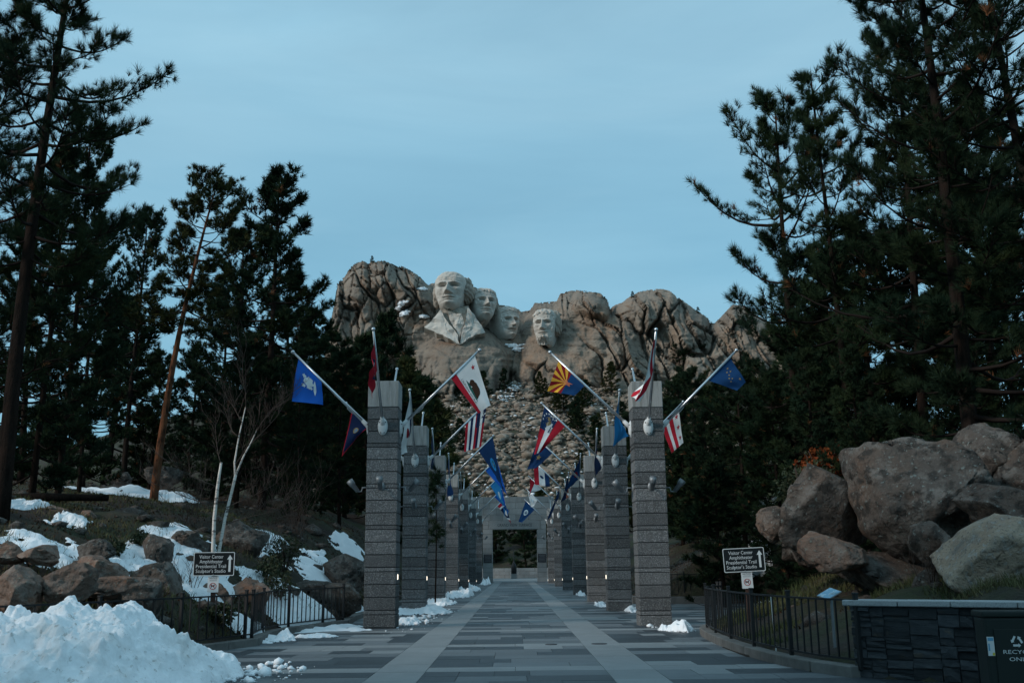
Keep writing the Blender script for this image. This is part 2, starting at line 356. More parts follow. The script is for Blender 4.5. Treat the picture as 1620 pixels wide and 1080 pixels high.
# ------------------------------------------------------------------ granite mountain (relief with real depth)
MY = 345.0
SKYL = [(480, 640), (505, 600), (513, 560), (518, 530), (524, 500), (530, 470), (533, 447), (545, 437), (556, 418), (575, 411), (590, 413), (600, 411), (620, 412),
        (635, 420), (650, 428), (665, 438), (676, 450), (690, 447), (705, 444), (745, 452), (760, 458), (783, 466), (790, 482), (815, 486), (826, 493), (838, 491),
        (846, 479), (880, 477), (886, 464), (897, 460), (913, 459), (932, 461), (950, 464), (961, 472), (966, 489), (970, 484), (985, 478), (998, 468), (1012, 461),
        (1030, 458), (1047, 457), (1060, 460), (1080, 475), (1100, 490), (1118, 501), (1130, 512), (1148, 492), (1160, 481), (1180, 484), (1200, 500), (1230, 515), (1245, 540),
        (1256, 575), (1270, 620), (1290, 660)]
su = np.array([p[0] for p in SKYL], float); sv = np.array([p[1] for p in SKYL], float)
LOBES = [(562, 462, 34, 66, 13), (603, 452, 30, 48, 14), (641, 462, 40, 42, 11), (534, 520, 20, 85, 10), (566, 545, 34, 70, 13), (612, 515, 40, 60, 10), (650, 520, 34, 50, 6),
         (725, 590, 84, 76, 23), (660, 560, 40, 60, 8), (790, 560, 50, 40, 8), (866, 540, 46, 84, 10), (880, 590, 60, 46, 13),
         (905, 500, 22, 48, 11), (931, 480, 30, 30, 15), (955, 486, 14, 26, 12), (920, 570, 60, 105, 13), (1008, 505, 40, 44, 14), (985, 575, 58, 90, 13),
         (1046, 486, 40, 38, 15), (1080, 515, 46, 46, 13), (1040, 560, 50, 62, 10), (1096, 580, 46, 60, 9), (1165, 505, 30, 34, 8), (1195, 555, 46, 70, 10), (1240, 580, 22, 60, 9), (1140, 560, 40, 60, 6)]
def relief(U, V):
    wu = U + 9 * fbm(U / 60, V / 60, 0, 21, 3); wv = V + 9 * fbm(U / 60, V / 60, 4, 22, 3)
    carved = np.exp(-(((U - 790) / 118) ** 4 + ((V - 515) / 62) ** 4))
    D = -6.0 + (V - 480) * 0.085
    dome = np.zeros_like(U)
    for cu, cv, ru, rv, h in LOBES:
        q = ((wu - cu) / ru) ** 2 + ((wv - cv) / rv) ** 2
        dome = np.maximum(dome, h * np.sqrt(np.clip(1 - q, 0, 1)) + 0 * q)
    D = D + dome
    # diagonal lean of the joints on the right, upright ones on the left
    lean = 0.42 * sstep(880, 940, U)
    ju = wu - lean * (wv - 500)
    f1, f2, idv, ox, oy = worley(ju / 36, wv / 84, 31, 0.95, True)
    crack = np.exp(-((f2 - f1) / 0.05) ** 2)
    blk = (1 - f1 ** 2) * 2.6 + (idv - 0.5) * 4.4 + 5.0 * ox * np.sin(idv * 37) + 3.5 * oy * np.cos(idv * 53) - 4.6 * crack
    g1, g2, idg, px_, py_ = worley(ju / 13 + 3.3, wv / 30, 47, 0.95, True)
    some = np.clip(sstep(-0.15, 0.25, fbm(U / 45, V / 45, 2, 77, 3)) + sstep(700, 640, U) + 0.25 * sstep(950, 1000, U), 0, 1) * (1.35 - 0.6 * sstep(880, 930, U))
    blk2 = some * ((1 - g1 ** 2) * 0.5 + (idg - 0.5) * 1.2 + 1.8 * px_ * np.sin(idg * 41) + 1.2 * py_ * np.cos(idg * 29) - 1.7 * np.exp(-((g2 - g1) / 0.065) ** 2))
    strat = 0.30 * fbm(U / 50, V / 5.0, 0, 55, 3)
    rough = 0.8 * fbm(U / 16, V / 16, 0, 61, 5)
    smooth_wall = np.clip(carved + 0.8 * np.exp(-(((U - 735) / 95) ** 4 + ((V - 565) / 52) ** 4)) + 0.65 * np.exp(-(((U - 905) / 48) ** 4 + ((V - 560) / 70) ** 4)), 0, 1)
    D = D + (1 - 0.92 * smooth_wall) * (blk + blk2) + strat + rough * (1 - 0.5 * carved)
    return D
step = 0.31
xs = np.arange(-76, 108, step); zs = np.arange(40, 113, step)
XX, ZZ = np.meshgrid(xs, zs); YY = np.full(XX.shape, MY)
for it in range(4):
    U, V = proj(XX, YY, ZZ)
    D = relief(U, V)
    edge = np.interp(U, su, sv) + 1.6 * fbm(U / 9, 0 * U, 0, 71, 3)
    t = (V - edge) * 0.22
    Rr = 9.0
    tt = np.clip(t, 0, Rr)
    D = D - (Rr - np.sqrt(np.maximum(Rr ** 2 - (Rr - tt) ** 2, 0))) * 1.3 + np.minimum(t, 0) * 1.0
    YY = 0.5 * YY + 0.5 * (MY - D) if it < 3 else MY - D
U, V = proj(XX, YY, ZZ); MU, MV = U, V
t = V - np.interp(U, su, sv)
keep = (t > -0.6)
fc = grid_faces(*XX.shape)
fk = keep.ravel()[fc].all(1)
P3 = np.stack([XX, YY, ZZ], -1).reshape(-1, 3)
fc = fc[fk]; MP3 = P3
used = np.unique(fc); remap = np.zeros(len(P3), int); remap[used] = np.arange(len(used))
me = mesh_np('mountain', P3[used], remap[fc], MT['mountain_rock'], True)
tag(link('mountain', me), kind='structure')
# back of the mountain, a rounded ridge sloping away so the crest is solid rock
bx, bz = [], []
bu = np.arange(500, 1270, 4.0); rows = []
for kk, (dy, dv) in enumerate([(10, 3), (22, 10), (45, 40), (90, 120)]):
    rows.append([at(u, np.interp(u, su, sv) + dv + (2 if kk == 0 else 0), MY + 14 + dy) for u in bu])
RB = np.array(rows)
me = mesh_np('mountain_back', RB.reshape(-1, 3), grid_faces(RB.shape[0], RB.shape[1]), MT['mountain_rock'], True)
tag(link('mountain_ridge', me), kind='structure')

# ------------------------------------------------------------------ four carved heads
def g2(x, z, x0, z0, sx, sz): return np.exp(-((x - x0) / sx) ** 2 - ((z - z0) / sz) ** 2)
def face_sheet(zw, style, n=110, mrows=150, seed=0):
    zk = np.array([a for a, b in zw]); wk = np.array([b for a, b in zw])
    zz = np.linspace(zk[0], zk[-1], mrows); w = np.interp(zz, zk, wk)
    k = np.ones(5) / 5; w[2:-2] = np.convolve(w, k, 'valid')
    s = np.linspace(-1, 1, n); s = np.sign(s) * (1 - (1 - np.abs(s)) ** 1.25)
    S, Zg = np.meshgrid(s, zz); W = np.repeat(w[:, None], n, 1); X = S * W
    prof = np.interp(zz, [-1.35, -1.15, -1.0, -0.5, 0.2, 0.7, 1.0, 1.2, 1.33], [0.42, 0.70, 0.84, 0.9, 0.95, 0.92, 0.76, 0.5, 0.1])[:, None]
    D = prof * np.clip(1 - np.abs(S) ** 2.6, 0, 1) ** 0.55
    ax = np.abs(X)
    D = D + 0.19 * g2(ax, Zg, 0.36, 0.31, 0.27, 0.06) - 0.46 * g2(ax, Zg, 0.36, 0.14, 0.22, 0.095)
    D = D + 0.20 * g2(ax, Zg, 0.37, 0.10, 0.12, 0.05) - 0.05 * g2(ax, Zg, 0.37, 0.02, 0.16, 0.02)
    tt = np.clip((0.30 - Zg) / 0.66, 0, 1)
    ridge = (0.12 + 0.50 * tt ** 1.05) * np.exp(-(X / (0.075 + 0.10 * tt)) ** 2)
    D = D + ridge * sstep(-0.45, -0.37, Zg) * sstep(0.42, 0.25, Zg)
    D = D + 0.08 * g2(ax, Zg, 0.17, -0.33, 0.07, 0.06) + 0.06 * g2(ax, Zg, 0.58, -0.06, 0.18, 0.14) - 0.12 * g2(ax, Zg, 0.52, -0.5, 0.18, 0.2) - 0.05 * g2(ax - 0.22 - 0.25 * (-0.35 - Zg), Zg, 0, -0.5, 0.04, 0.16)
    D = D + 0.07 * g2(X, Zg, 0, -0.575, 0.30, 0.05) - 0.24 * g2(X, Zg, 0, -0.655, 0.32, 0.034) + 0.08 * g2(X, Zg, 0, -0.73, 0.22, 0.05)
    D = D - 0.07 * g2(X, Zg, 0, -0.84, 0.25, 0.05) + 0.20 * g2(X, Zg, 0, -1.0, 0.26, 0.12)
    D = D - 0.02 * g2(X, Zg, 0, 0.62, 0.5, 0.02) + 0.05 * g2(ax, Zg, 0.24, -0.42, 0.05, 0.2) * 0.6
    if 'moustache' in style:
        D = D + 0.20 * g2(ax, Zg, 0.20, -0.51, 0.22, 0.085) + 0.03 * np.sin(X * 40) * g2(ax, Zg, 0.2, -0.5, 0.25, 0.1)
    if 'beard' in style:
        bd = sstep(-0.78, -0.95, Zg) + 0.9 * sstep(0.62, 0.8, ax) * sstep(0.0, -0.3, Zg)
        D = D + bd * (0.12 + 0.05 * np.sin(X * 22 + 3 * vnoise(X * 4, Zg * 4)) + 0.05 * vnoise(X * 9, Zg * 5, 0, 8))
    if 'fringe' in style:
        hb = sstep(0.78, 0.9, Zg + 0.18 * np.abs(X) + 0.06 * vnoise(X * 5, Zg, 0, 4)) + sstep(0.80, 0.92, np.abs(S)) * sstep(-0.35, -0.1, Zg)
        D = D + np.clip(hb, 0, 1) * (0.13 + 0.05 * np.sin((X * 1.0 + Zg * 0.8) * 16 + 3 * vnoise(X * 3, Zg * 3, 0, seed)))
    D = D + 0.035 * fbm(X * 5, Zg * 5, seed, 13, 4) - 0.03 * np.exp(-(fbm(X * 1.7, Zg * 1.2, seed, 23, 2) / 0.03) ** 2)
    nb = 3
    back = [(-0.35, 1.0), (-0.9, 1.0), (-1.7, 0.97)]
    cols = []
    for dd, sc in back[::-1]: cols.append((X[:, :1] * sc, np.full((mrows, 1), dd), Zg[:, :1]))
    cols.append((X, D, Zg))
    for dd, sc in back: cols.append((X[:, -1:] * sc, np.full((mrows, 1), dd), Zg[:, -1:]))
    XA = np.concatenate([c[0] for c in cols], 1); DA = np.concatenate([c[1] for c in cols], 1); ZA = np.concatenate([c[2] for c in cols], 1)
    return np.stack([XA, -DA, ZA], -1), XA.shape
def lump(name, c, r, mt, parent, seed, ridge=(14, 0.08), rot=(0, 0, 0)):
    nu, nv = 44, 30
    a = np.linspace(0, 2 * math.pi, nu, endpoint=False); b = np.linspace(0.02, math.pi - 0.02, nv)
    A, B = np.meshgrid(a, b)
    d = np.stack([np.cos(A) * np.sin(B), np.sin(A) * np.sin(B), np.cos(B)], -1)
    rr = 1 + ridge[1] * np.sin(ridge[0] * (d[..., 2] + 0.6 * d[..., 0]) + 2.5 * fbm(d[..., 0] * 2, d[..., 1] * 2, d[..., 2] * 2 + seed, seed, 3)) + 0.08 * fbm(d[..., 0] * 3, d[..., 1] * 3, d[..., 2] * 3, seed, 3)
    Vv = (d * rr[..., None] * np.array(r)).reshape(-1, 3)
    i = np.arange(nu * nv).reshape(nv, nu); j = np.roll(i, -1, 1)
    Fc = np.stack([i[:-1].ravel(), j[:-1].ravel(), j[1:].ravel(), i[1:].ravel()], 1)
    return link(name, mesh_np(name, Vv, Fc, mt, True), parent, c, rot)
def head(label, u, v, Y, hw_px, zw, style, yaw, pitch=0.0, roll=0.0, seed=0, zs=1.0):
    p = at(u, v, Y); S = hw_px * 0.2145 * (Y / 345)
    root = empty('carved_head', p)
    root.rotation_euler = (math.radians(pitch), math.radians(roll), math.radians(yaw)); root.scale = (S, S, S * zs)
    tag(root, label, 'sculpture', 'heads carved into the granite mountain')
    G, sh = face_sheet(zw, style, seed=seed)
    link('face', mesh_np('face', G.reshape(-1, 3), grid_faces(*sh)[:, ::-1], MT['carved_rock'], True), root)
    return root, S
YH = 331.0
OVAL = [(-1.30, 0.12), (-1.24, 0.36), (-1.08, 0.56), (-0.8, 0.74), (-0.35, 0.90), (0.0, 0.97), (0.35, 1.0), (0.7, 0.98), (0.95, 0.86), (1.15, 0.64), (1.28, 0.36), (1.34, 0.08)]
# first head: bare forehead, hair rolled at the side, coat below
h1, S1 = head('largest and highest carved head, leftmost of four, with stone coat collar below', 713, 462, YH, 27.0, OVAL, [], -7, -5, seed=1, zs=0.98)
lump('hair', (0.98, 0.45, -0.02), (0.42, 0.75, 0.62), MT['carved_hair'], h1, 3, (11, 0.10))
lump('hair', (0.86, 0.6, 0.55), (0.42, 0.7, 0.55), MT['carved_hair'], h1, 4, (11, 0.08))
lump('hair', (-0.98, 0.75, 0.0), (0.28, 0.6, 0.75), MT['carved_hair'], h1, 5, (11, 0.08))
def slab(name, pts_px, depths, thick, mt, parent, Yb):
    fr = [at(u, v, Yb - d) for (u, v), d in zip(pts_px, depths)]
    n = len(fr); bk = [f + np.array([0, thick, -0.12 * thick]) for f in fr]
    c = sum(fr) / n + np.array([0, -0.3, 0])
    V = fr + bk + [c]; Fc = [[i, (i + 1) % n, 2 * n] for i in range(n)] + [[i, n + i, n + (i + 1) % n, (i + 1) % n] for i in range(n)]
    me_ = mesh_np(name, V, Fc, mt)
    bm = bmesh.new(); bm.from_mesh(me_)
    bmesh.ops.subdivide_edges(bm, edges=bm.edges[:], cuts=5, use_grid_fill=True)
    co = np.array([w.co[:] for w in bm.verts])
    dy = 0.6 * fbm(co[:, 0] * 0.45, co[:, 2] * 0.45, co[:, 1] * 0.3, 6, 4); dx = 0.3 * fbm(co[:, 0] * 0.6, co[:, 2] * 0.6, 3, 8, 3); dz = 0.35 * fbm(co[:, 0] * 0.5, co[:, 2] * 0.5, 7, 9, 3)
    for i_, w in enumerate(bm.verts): w.co += Vector((dx[i_], dy[i_], dz[i_]))
    bm.to_mesh(me_); bm.free()
    o = link(name, me_)
    o.parent = parent; o.matrix_parent_inverse = (Matrix.LocRotScale(parent.location, parent.rotation_euler, parent.scale)).inverted()
    return o
slab('coat_lapel', [(697, 490), (672, 518), (700, 531), (727, 544), (724, 530), (708, 508)], [3.0, 2.5, 4.5, 6.0, 5, 4.0], 5, MT['carved_rock'], h1, YH)
slab('coat_lapel', [(741, 486), (756, 504), (767, 525), (745, 533), (727, 544), (731, 524), (737, 505)], [2.5, 2.0, 2.0, 4.2, 6.0, 5, 4.0], 5, MT['carved_rock'], h1, YH)
slab('neck', [(696, 484), (742, 484), (740, 500), (727, 538), (712, 512), (698, 496)], [1.5, 1.0, 1.5, 3.5, 2.2, 1.5], 9, MT['carved_hair'], h1, YH)
slab('shirt_frill', [(708, 496), (730, 495), (734, 508), (727, 533), (716, 514)], [2.6, 2.4, 2.8, 4.6, 3.4], 4, MT['carved_rock'], h1, YH)
# second head: tilted up, swept hair
Z2 = [(-1.34, 0.14), (-1.24, 0.38), (-1.08, 0.58), (-0.8, 0.74), (-0.35, 0.88), (0.0, 0.95), (0.35, 1.0), (0.7, 1.0), (0.95, 0.92), (1.15, 0.74), (1.28, 0.46), (1.34, 0.1)]
h2, S2 = head('second carved head, just right of the largest, tilted up with swept-back hair', 766, 483, YH + 5, 20.5, Z2, ['fringe'], 16, -9, 3, seed=2, zs=1.06)
lump('hair', (0.92, 0.55, 0.4), (0.34, 0.7, 0.85), MT['carved_hair'], h2, 6, (9, 0.09))
lump('hair', (0.1, 0.75, 0.86), (0.95, 0.7, 0.55), MT['carved_hair'], h2, 7, (9, 0.08))
# third head: moustache, set deep
h3, S3 = head('third carved head, recessed and shadowed, with a thick moustache', 803, 512, YH + 9, 19.0, OVAL, ['moustache', 'fringe'], 28, -4, seed=3, zs=1.16)
lump('hair', (-0.35, 0.7, 0.82), (0.95, 0.6, 0.55), MT['carved_hair'], h3, 8, (8, 0.07))
# fourth head: beard and heavy hair
h4, S4 = head('rightmost carved head, bearded with heavy hair, set apart from the other three', 862, 517, YH + 2, 20.0, [(-1.5, 0.2), (-1.42, 0.48), (-1.2, 0.62), (-0.8, 0.74), (-0.35, 0.86), (0.0, 0.92), (0.35, 0.95), (0.7, 0.96), (0.95, 0.9), (1.15, 0.74), (1.28, 0.5), (1.34, 0.12)],
              ['beard', 'fringe'], -14, -3, seed=4, zs=1.13)
lump('hair', (0.95, 0.55, 0.25), (0.36, 0.7, 0.95), MT['carved_hair'], h4, 9, (9, 0.08))
lump('hair', (0.05, 0.65, 1.02), (1.12, 0.7, 0.42), MT['carved_hair'], h4, 10, (9, 0.07))

# ------------------------------------------------------------------ talus of blasted stone under the carving
def ico():
    bm = bmesh.new(); bmesh.ops.create_icosphere(bm, subdivisions=1, radius=1.0)
    V = np.array([v.co[:] for v in bm.verts]); Fc = np.array([[v.index for v in f.verts] for f in bm.faces]); bm.free(); return V, Fc
IV, IF = ico()
def scatter(name, pos, size, mt, seed, flat=0.7, rough=0.35, midx=None):
    r = np.random.default_rng(seed); n = len(pos)
    base = IV[None] * (1 + rough * r.uniform(-1, 1, (n, len(IV), 1)))
    sc = np.stack([r.uniform(0.7, 1.4, n), r.uniform(0.7, 1.3, n), r.uniform(0.6, 1.0, n) * flat], -1) * size[:, None]
    base = base * sc[:, None, :]
    an = r.uniform(0, 6.28, n); c, s = np.cos(an), np.sin(an)
    X = base[..., 0] * c[:, None] - base[..., 1] * s[:, None]; Yv = base[..., 0] * s[:, None] + base[..., 1] * c[:, None]
    Vv = np.stack([X, Yv, base[..., 2]], -1) + pos[:, None, :]
    Fc = (IF[None] + (np.arange(n) * len(IV))[:, None, None]).reshape(-1, 3)
    return mesh_np(name, Vv.reshape(-1, 3), Fc, mt)
rg = np.random.default_rng(5)
n = 26000
tx = rg.uniform(-50, 62, n); ty = 200 + 150 * rg.uniform(0, 1, n) ** 0.8
ts = np.clip(0.22 + rg.exponential(0.24, n), 0.22, 1.9)
ts[:260] = rg.uniform(1.1, 2.3, 260); ts[260:1400] = rg.uniform(0.7, 1.3, 1140)
tp = np.stack([tx, ty, tz(tx, ty) + 0.1 * ts], -1)
tag(link('talus_stones', scatter('talus_stones', tp, ts, MT['talus_rock'], 6)), 'slope of broken pale stone blocks below the carved heads', 'rubble', kind='stuff')
n = 800
cl = rg.uniform(0, 1, (n, 2)); sx_ = -42 + 92 * cl[:, 0]; sy_ = 205 + 135 * cl[:, 1]
msk = fbm(sx_ * 0.09, sy_ * 0.05, 0, 9, 3) > -0.05
sx_, sy_ = sx_[msk], sy_[msk]
st = rg.uniform(0, 1, 200); sx_ = np.concatenate([sx_, -2 + 12 * (st - 0.2) * 0.6 + rg.normal(0, 1.2, 200)]); sy_ = np.concatenate([sy_, 312 + 34 * st + rg.normal(0, 1.5, 200)])
ss = rg.uniform(0.25, 0.65, len(sx_))
sp_ = np.stack([sx_, sy_, tz(sx_, sy_) + 0.45 * ss + 0.25], -1)
tag(link('talus_snow', scatter('talus_snow', sp_, ss, MT['snow'], 8, 0.5, 0.3)), 'scraps of old snow lying among the broken stones', 'snow', kind='stuff')
sn = 0
for (u, v, ru, rv) in [(636, 480, 6, 3), (640, 496, 5, 4), (671, 501, 7, 2), (668, 457, 6, 2), (606, 503, 5, 2), (812, 547, 10, 3), (818, 553, 7, 3), (631, 488, 4, 4)]:
    pts = []
    for k in range(60):
        uu, vv = u + rg.normal(0, ru * 0.5), v + rg.normal(0, rv * 0.5)
        i_ = np.argmin((MU - uu) ** 2 + (MV - vv) ** 2); pts.append(MP3[i_] + np.array([0, -0.25, 0.1]))
    pts = np.array(pts)
    tag(link('ledge_snow', scatter('ledge_snow', pts, rg.uniform(0.3, 0.7, len(pts)), MT['snow'], 20 + sn, 0.7, 0.3)),
        ['small snow scrap below the rounded left crag', 'snow patch in the gully left of the largest head', 'thin snow streak left of the stone coat', 'snow fleck on the crest beside the largest head', 'tiny snow fleck low on the left crag',
         'snow on the ledge under the third head', 'lower snow on the ledge under the third head', 'upper snow fleck in the gully left of the largest head'][sn], 'snow', 'snow on the mountain ledges')
    sn += 1
# ------------------------------------------------------------------ paving: bed plus single slabs
BANDS = [16.9 + 5.03 * k for k in range(-2, 20)]
Y_END = 117.5
yb = np.concatenate([np.arange(3, 50, 0.5), np.arange(50, Y_END + 1, 3)])
bedx = np.stack([xl(yb) - 0.3, xr(yb) + 0.3], 1)
V = []
for y_, (a, b) in zip(yb, bedx): V += [[a, y_, -0.018], [b, y_, -0.018]]
Fq = np.array([[2 * i, 2 * i + 1, 2 * i + 3, 2 * i + 2] for i in range(len(yb) - 1)])
paving = tag(link('paving', mesh_np('paving', V, Fq, MT['joint'])), kind='structure')
r3 = random.Random(11)
slabs = []                                             # (x0, x1, y0, y1, material)
GAP = 0.007
def mosaic(x0f, x1f, ya, yb_, side):
    n = max(1, round((yb_ - ya) / 0.72)); h = (yb_ - ya) / n
    for i in range(n):
        y0, y1 = ya + i * h, ya + (i + 1) * h; ym = (y0 + y1) / 2
        x0, x1 = float(x0f(ym)) - (0.45 if side < 0 else 0), float(x1f(ym)) + (0.6 if side > 0 else 0); x = x0
        if side < 0: x = x0
        while x < x1 - 0.02:
            wdt = r3.choice([0.55, 0.8, 1.05, 1.3, 1.6]); e = x + wdt
            if x1 - e < 0.4: e = x1
            c = r3.random(); m_ = 'slab_dark' if c < 0.50 else ('slab_mid' if c < 0.88 else 'slab_light')
            slabs.append((x, e, y0, y1, m_)); x = e
edges = [8.0] + [b for b in BANDS if b > 8] 
ys_ = [b for b in BANDS if b < Y_END - 1]
for i, b in enumerate(ys_):
    a0, a1 = b - 0.35, b + 0.35
    nb = ys_[i + 1] - 0.35 if i + 1 < len(ys_) else Y_END
    for (f0, f1, sd_) in ((lambda y: xl(y), lambda y: -2.22, -1), (lambda y: -1.43, lambda y: 1.43, 0), (lambda y: 2.22, lambda y: xr(y), 1)):
        mosaic(f0, f1, a1, nb, sd_)
        x0, x1 = float(f0(b)) - (0.45 if sd_ < 0 else 0), float(f1(b)) + (0.6 if sd_ > 0 else 0); k = max(1, round((x1 - x0) / 1.45))
        for j in range(k): slabs.append((x0 + (x1 - x0) * j / k, x0 + (x1 - x0) * (j + 1) / k, a0, a1, 'slab_light'))
    for sgn in (-1, 1):
        k = 4; L_ = (ys_[i + 1] - b) if i + 1 < len(ys_) else Y_END - b
        for j in range(k):
            y0, y1 = b - 0.35 + L_ * j / k, b - 0.35 + L_ * (j + 1) / k
            slabs.append((1.43 if sgn > 0 else -2.22, 2.22 if sgn > 0 else -1.43, y0, y1, 'slab_light'))
def in_view(s):
    x, y = (s[0] + s[1]) / 2, s[3]
    u, v = proj(np.array([x]), np.array([y]), np.array([0.0])); return -40 < u[0] < 1660 and v[0] < 1130
slabs = [s for s in slabs if in_view(s)]
slabs.sort(key=lambda s: s[2])
unit = {k: box_mesh('slab', (1, 1, 1), MT[k]) for k in ('slab_dark', 'slab_mid', 'slab_light')}
for s in slabs[:300]:
    zt = r3.uniform(-0.0015, 0.002)
    link('slab', unit[s[4]], paving, ((s[0] + s[1]) / 2, (s[2] + s[3]) / 2, zt - 0.02), (0, 0, 0), (s[1] - s[0] - GAP, s[3] - s[2] - GAP, 0.04))
bm = bmesh.new(); order = ['slab_dark', 'slab_mid', 'slab_light']
for s in slabs[300:]:
    box_bm(bm, ((s[0] + s[1]) / 2, (s[2] + s[3]) / 2, -0.02), (s[1] - s[0] - GAP, s[3] - s[2] - GAP, 0.04), 0, order.index(s[4]))
far_s = link('far_slabs', bm_mesh('far_slabs', bm, [MT[k] for k in order]), paving); far_s['kind'] = 'stuff'
# drain cover
dc = gnd(948, 1018)
bm = bmesh.new(); bmesh.ops.create_cone(bm, cap_ends=True, segments=24, radius1=0.17, radius2=0.16, depth=0.012, matrix=Matrix.Translation((dc[0], dc[1], 0.008)))
tag(link('drain_cover', bm_mesh('drain_cover', bm, MT['bolt_dark'])), 'small round dark drain cover set in the right pale paving band', 'drain cover')
dc = gnd(872, 1019)
bm = bmesh.new(); bmesh.ops.create_cone(bm, cap_ends=True, segments=24, radius1=0.13, radius2=0.12, depth=0.012, matrix=Matrix.Translation((dc[0], dc[1], 0.008)))
tag(link('drain_cover', bm_mesh('drain_cover', bm, MT['bolt_dark'])), 'small dark drain cover in the centre strip of slabs', 'drain cover')
# terrace floor beyond the portal
tag(link('terrace_floor', box_mesh('terrace_floor', (60, 36, 0.06), MT['slab_light'], c=(0, 136, -0.03))), kind='structure')

# ------------------------------------------------------------------ kerbs and iron fences
def resample(pts, step_):
    pts = [np.array(p, float) for p in pts]; d = [0]
    for a, b in zip(pts[:-1], pts[1:]): d.append(d[-1] + np.linalg.norm(b - a))
    n_ = max(1, round(d[-1] / step_)); q = np.linspace(0, d[-1], n_ + 1)
    return [np.array([np.interp(t_, d, [p[k] for p in pts]) for k in range(2)]) for t_ in q]
def smooth_line(pts, it=2):
    for _ in range(it):
        o = [pts[0]]
        for a, b in zip(pts[:-1], pts[1:]):
            a, b = np.array(a, float), np.array(b, float); o += [0.75 * a + 0.25 * b, 0.25 * a + 0.75 * b]
        o.append(pts[-1]); pts = o
    return pts
def kerb(pts, hgt=0.16, wid=0.24):
    root = empty('kerb'); tag(root, kind='structure')
    for a, b in zip(pts[:-1], pts[1:]):
        d = b - a; L_ = np.linalg.norm(d)
        link('kerb_stone', box_mesh('kerb_stone', (L_ - 0.012, wid, hgt + 0.1), MT['kerb_stone'], 0.015), root, ((a[0] + b[0]) / 2, (a[1] + b[1]) / 2, hgt / 2 - 0.05 + r3.uniform(-0.003, 0.003)), (0, 0, math.atan2(d[1], d[0])))
PICK = box_mesh('picket', (0.022, 0.022, 0.82), MT['black_iron'])
POST = box_mesh('post', (0.06, 0.06, 1.06), MT['black_iron'], 0.004)
PCAP = box_mesh('post_cap', (0.075, 0.075, 0.03), MT['black_iron'], 0.006)
def fence(pts, z0, label, gap=0.27, group=None):
    root = empty('iron_fence', (pts[0][0], pts[0][1], z0)); tag(root, label, 'fence', group)
    o = np.array([pts[0][0], pts[0][1]])
    for zr, nm in ((0.97, 'top_rail'), (0.13, 'bottom_rail')):
        for a, b in zip(pts[:-1], pts[1:]):
            d = b - a; c = (a + b) / 2 - o
            link(nm, box_mesh(nm, (np.linalg.norm(d) + 0.02, 0.045 if zr > 0.5 else 0.03, 0.03), MT['black_iron']), root, (c[0], c[1], zr), (0, 0, math.atan2(d[1], d[0])))
    fine = resample(pts, gap)
    for i, p in enumerate(fine):
        q = p - o; j = min(i, len(fine) - 2); an = math.atan2(*(fine[j + 1] - fine[j])[::-1])
        if i % 8 == 0 or i == len(fine) - 1:
            ps = link('post', POST, root, (q[0], q[1], 0.52), (0, 0, an)); link('post_cap', PCAP, ps, (0, 0, 0.545))
        else: link('picket', PICK, root, (q[0], q[1], 0.55), (0, 0, an))
    return root
LK = [(-11, 10), (-8.6, 15), (-7.3, 18), (-6.1, 21.3), (-5.7, 22.6)]
LK2 = [(-5.7, 22.6), (-6.05, 25.0), (-5.9, 26.6), (-4.95, 30.0)]
kl = resample(LK, 1.1); kerb(kl)
kl2 = resample(smooth_line(LK2), 1.1); kerb(kl2)
RK = [(8.4, 12.2), (7.0, 13.3), (4.95, 15.1), (4.5, 16.3), (4.25, 19), (4.3, 22), (4.5, 25), (5.1, 26.6), (6.3, 27.3), (9, 27.5), (13, 27.6)]
rk = resample(smooth_line(RK[2:]), 1.0); kerb(rk)
rk2 = resample([(13, 44.4), (5.3, 44.4), (5.25, 60), (5.25, 116)], 1.4); kerb(rk2, 0.3)
ll = resample([(-4.95, 30.0), (-5.2, 33), (-5.2, 116)], 1.5); kerb(ll)
off = lambda pts, dx, dy=0: [np.array(p) + np.array([dx, dy]) for p in pts]
fence(off(kl, -0.05), 0.11, 'black iron picket fence running behind the big snow heap', 0.28)
fence(off(kl2, -0.05), 0.11, 'short black iron fence curving to the foot of the nearest left pillar', 0.26)
fence([p for p in off(rk, 0.05) if p[0] < 6.0], 0.11, 'black iron picket fence curving along the kerb before the right boulders', 0.24)
fence(off(resample([(9.5, 44.5), (5.5, 44.5)], 1.4), 0), 0.26, 'black iron fence in the distance behind the nearest right pillar', 0.26)

# ------------------------------------------------------------------ pillars with flagpoles and lamps
PW = 0.88
ORD = ['nearest', 'second', 'third', 'fourth', 'fifth', 'sixth', 'seventh']
INNER_PX = [183, 137, 108, 87, 71.5, 59.5, 50]
TOPV = [602, 673, 720, 750, 773, 790, 803.6]
LAMPV = [912, 914, 915, 917, 918, 918.5, 919]
PILL_Y = [28.3 * 183 / a for a in INNER_PX]
XC = 3.26 + PW / 2
CAPH, BLK, THIN, JT = 0.76, 0.345, 0.115, 0.022
cap_me = box_mesh('capstone', (PW + 0.004, PW + 0.004, CAPH), MT['cap_concrete'], 0.015)
blk_me = box_mesh('stone_block', (PW, PW, BLK - JT), MT['granite_block'], 0.012)
thin_me = box_mesh('stone_course', (PW, PW, THIN - JT), MT['granite_block'], 0.008)
pole_me = tubes_mesh('flagpole', [([(0, 0, 0), (0, 0, 1.6), (0, 0, 3.12)], [0.042, 0.038, 0.030], 10)], MT['steel'])
bm = bmesh.new(); bmesh.ops.create_uvsphere(bm, u_segments=12, v_segments=8, radius=0.055)
ball_me = bm_mesh('finial', bm, MT['steel'], True)
bm = bmesh.new()                                        # bracket: oval domed plate and a socket at 45 degrees
bmesh.ops.create_uvsphere(bm, u_segments=20, v_segments=12, radius=1.0)
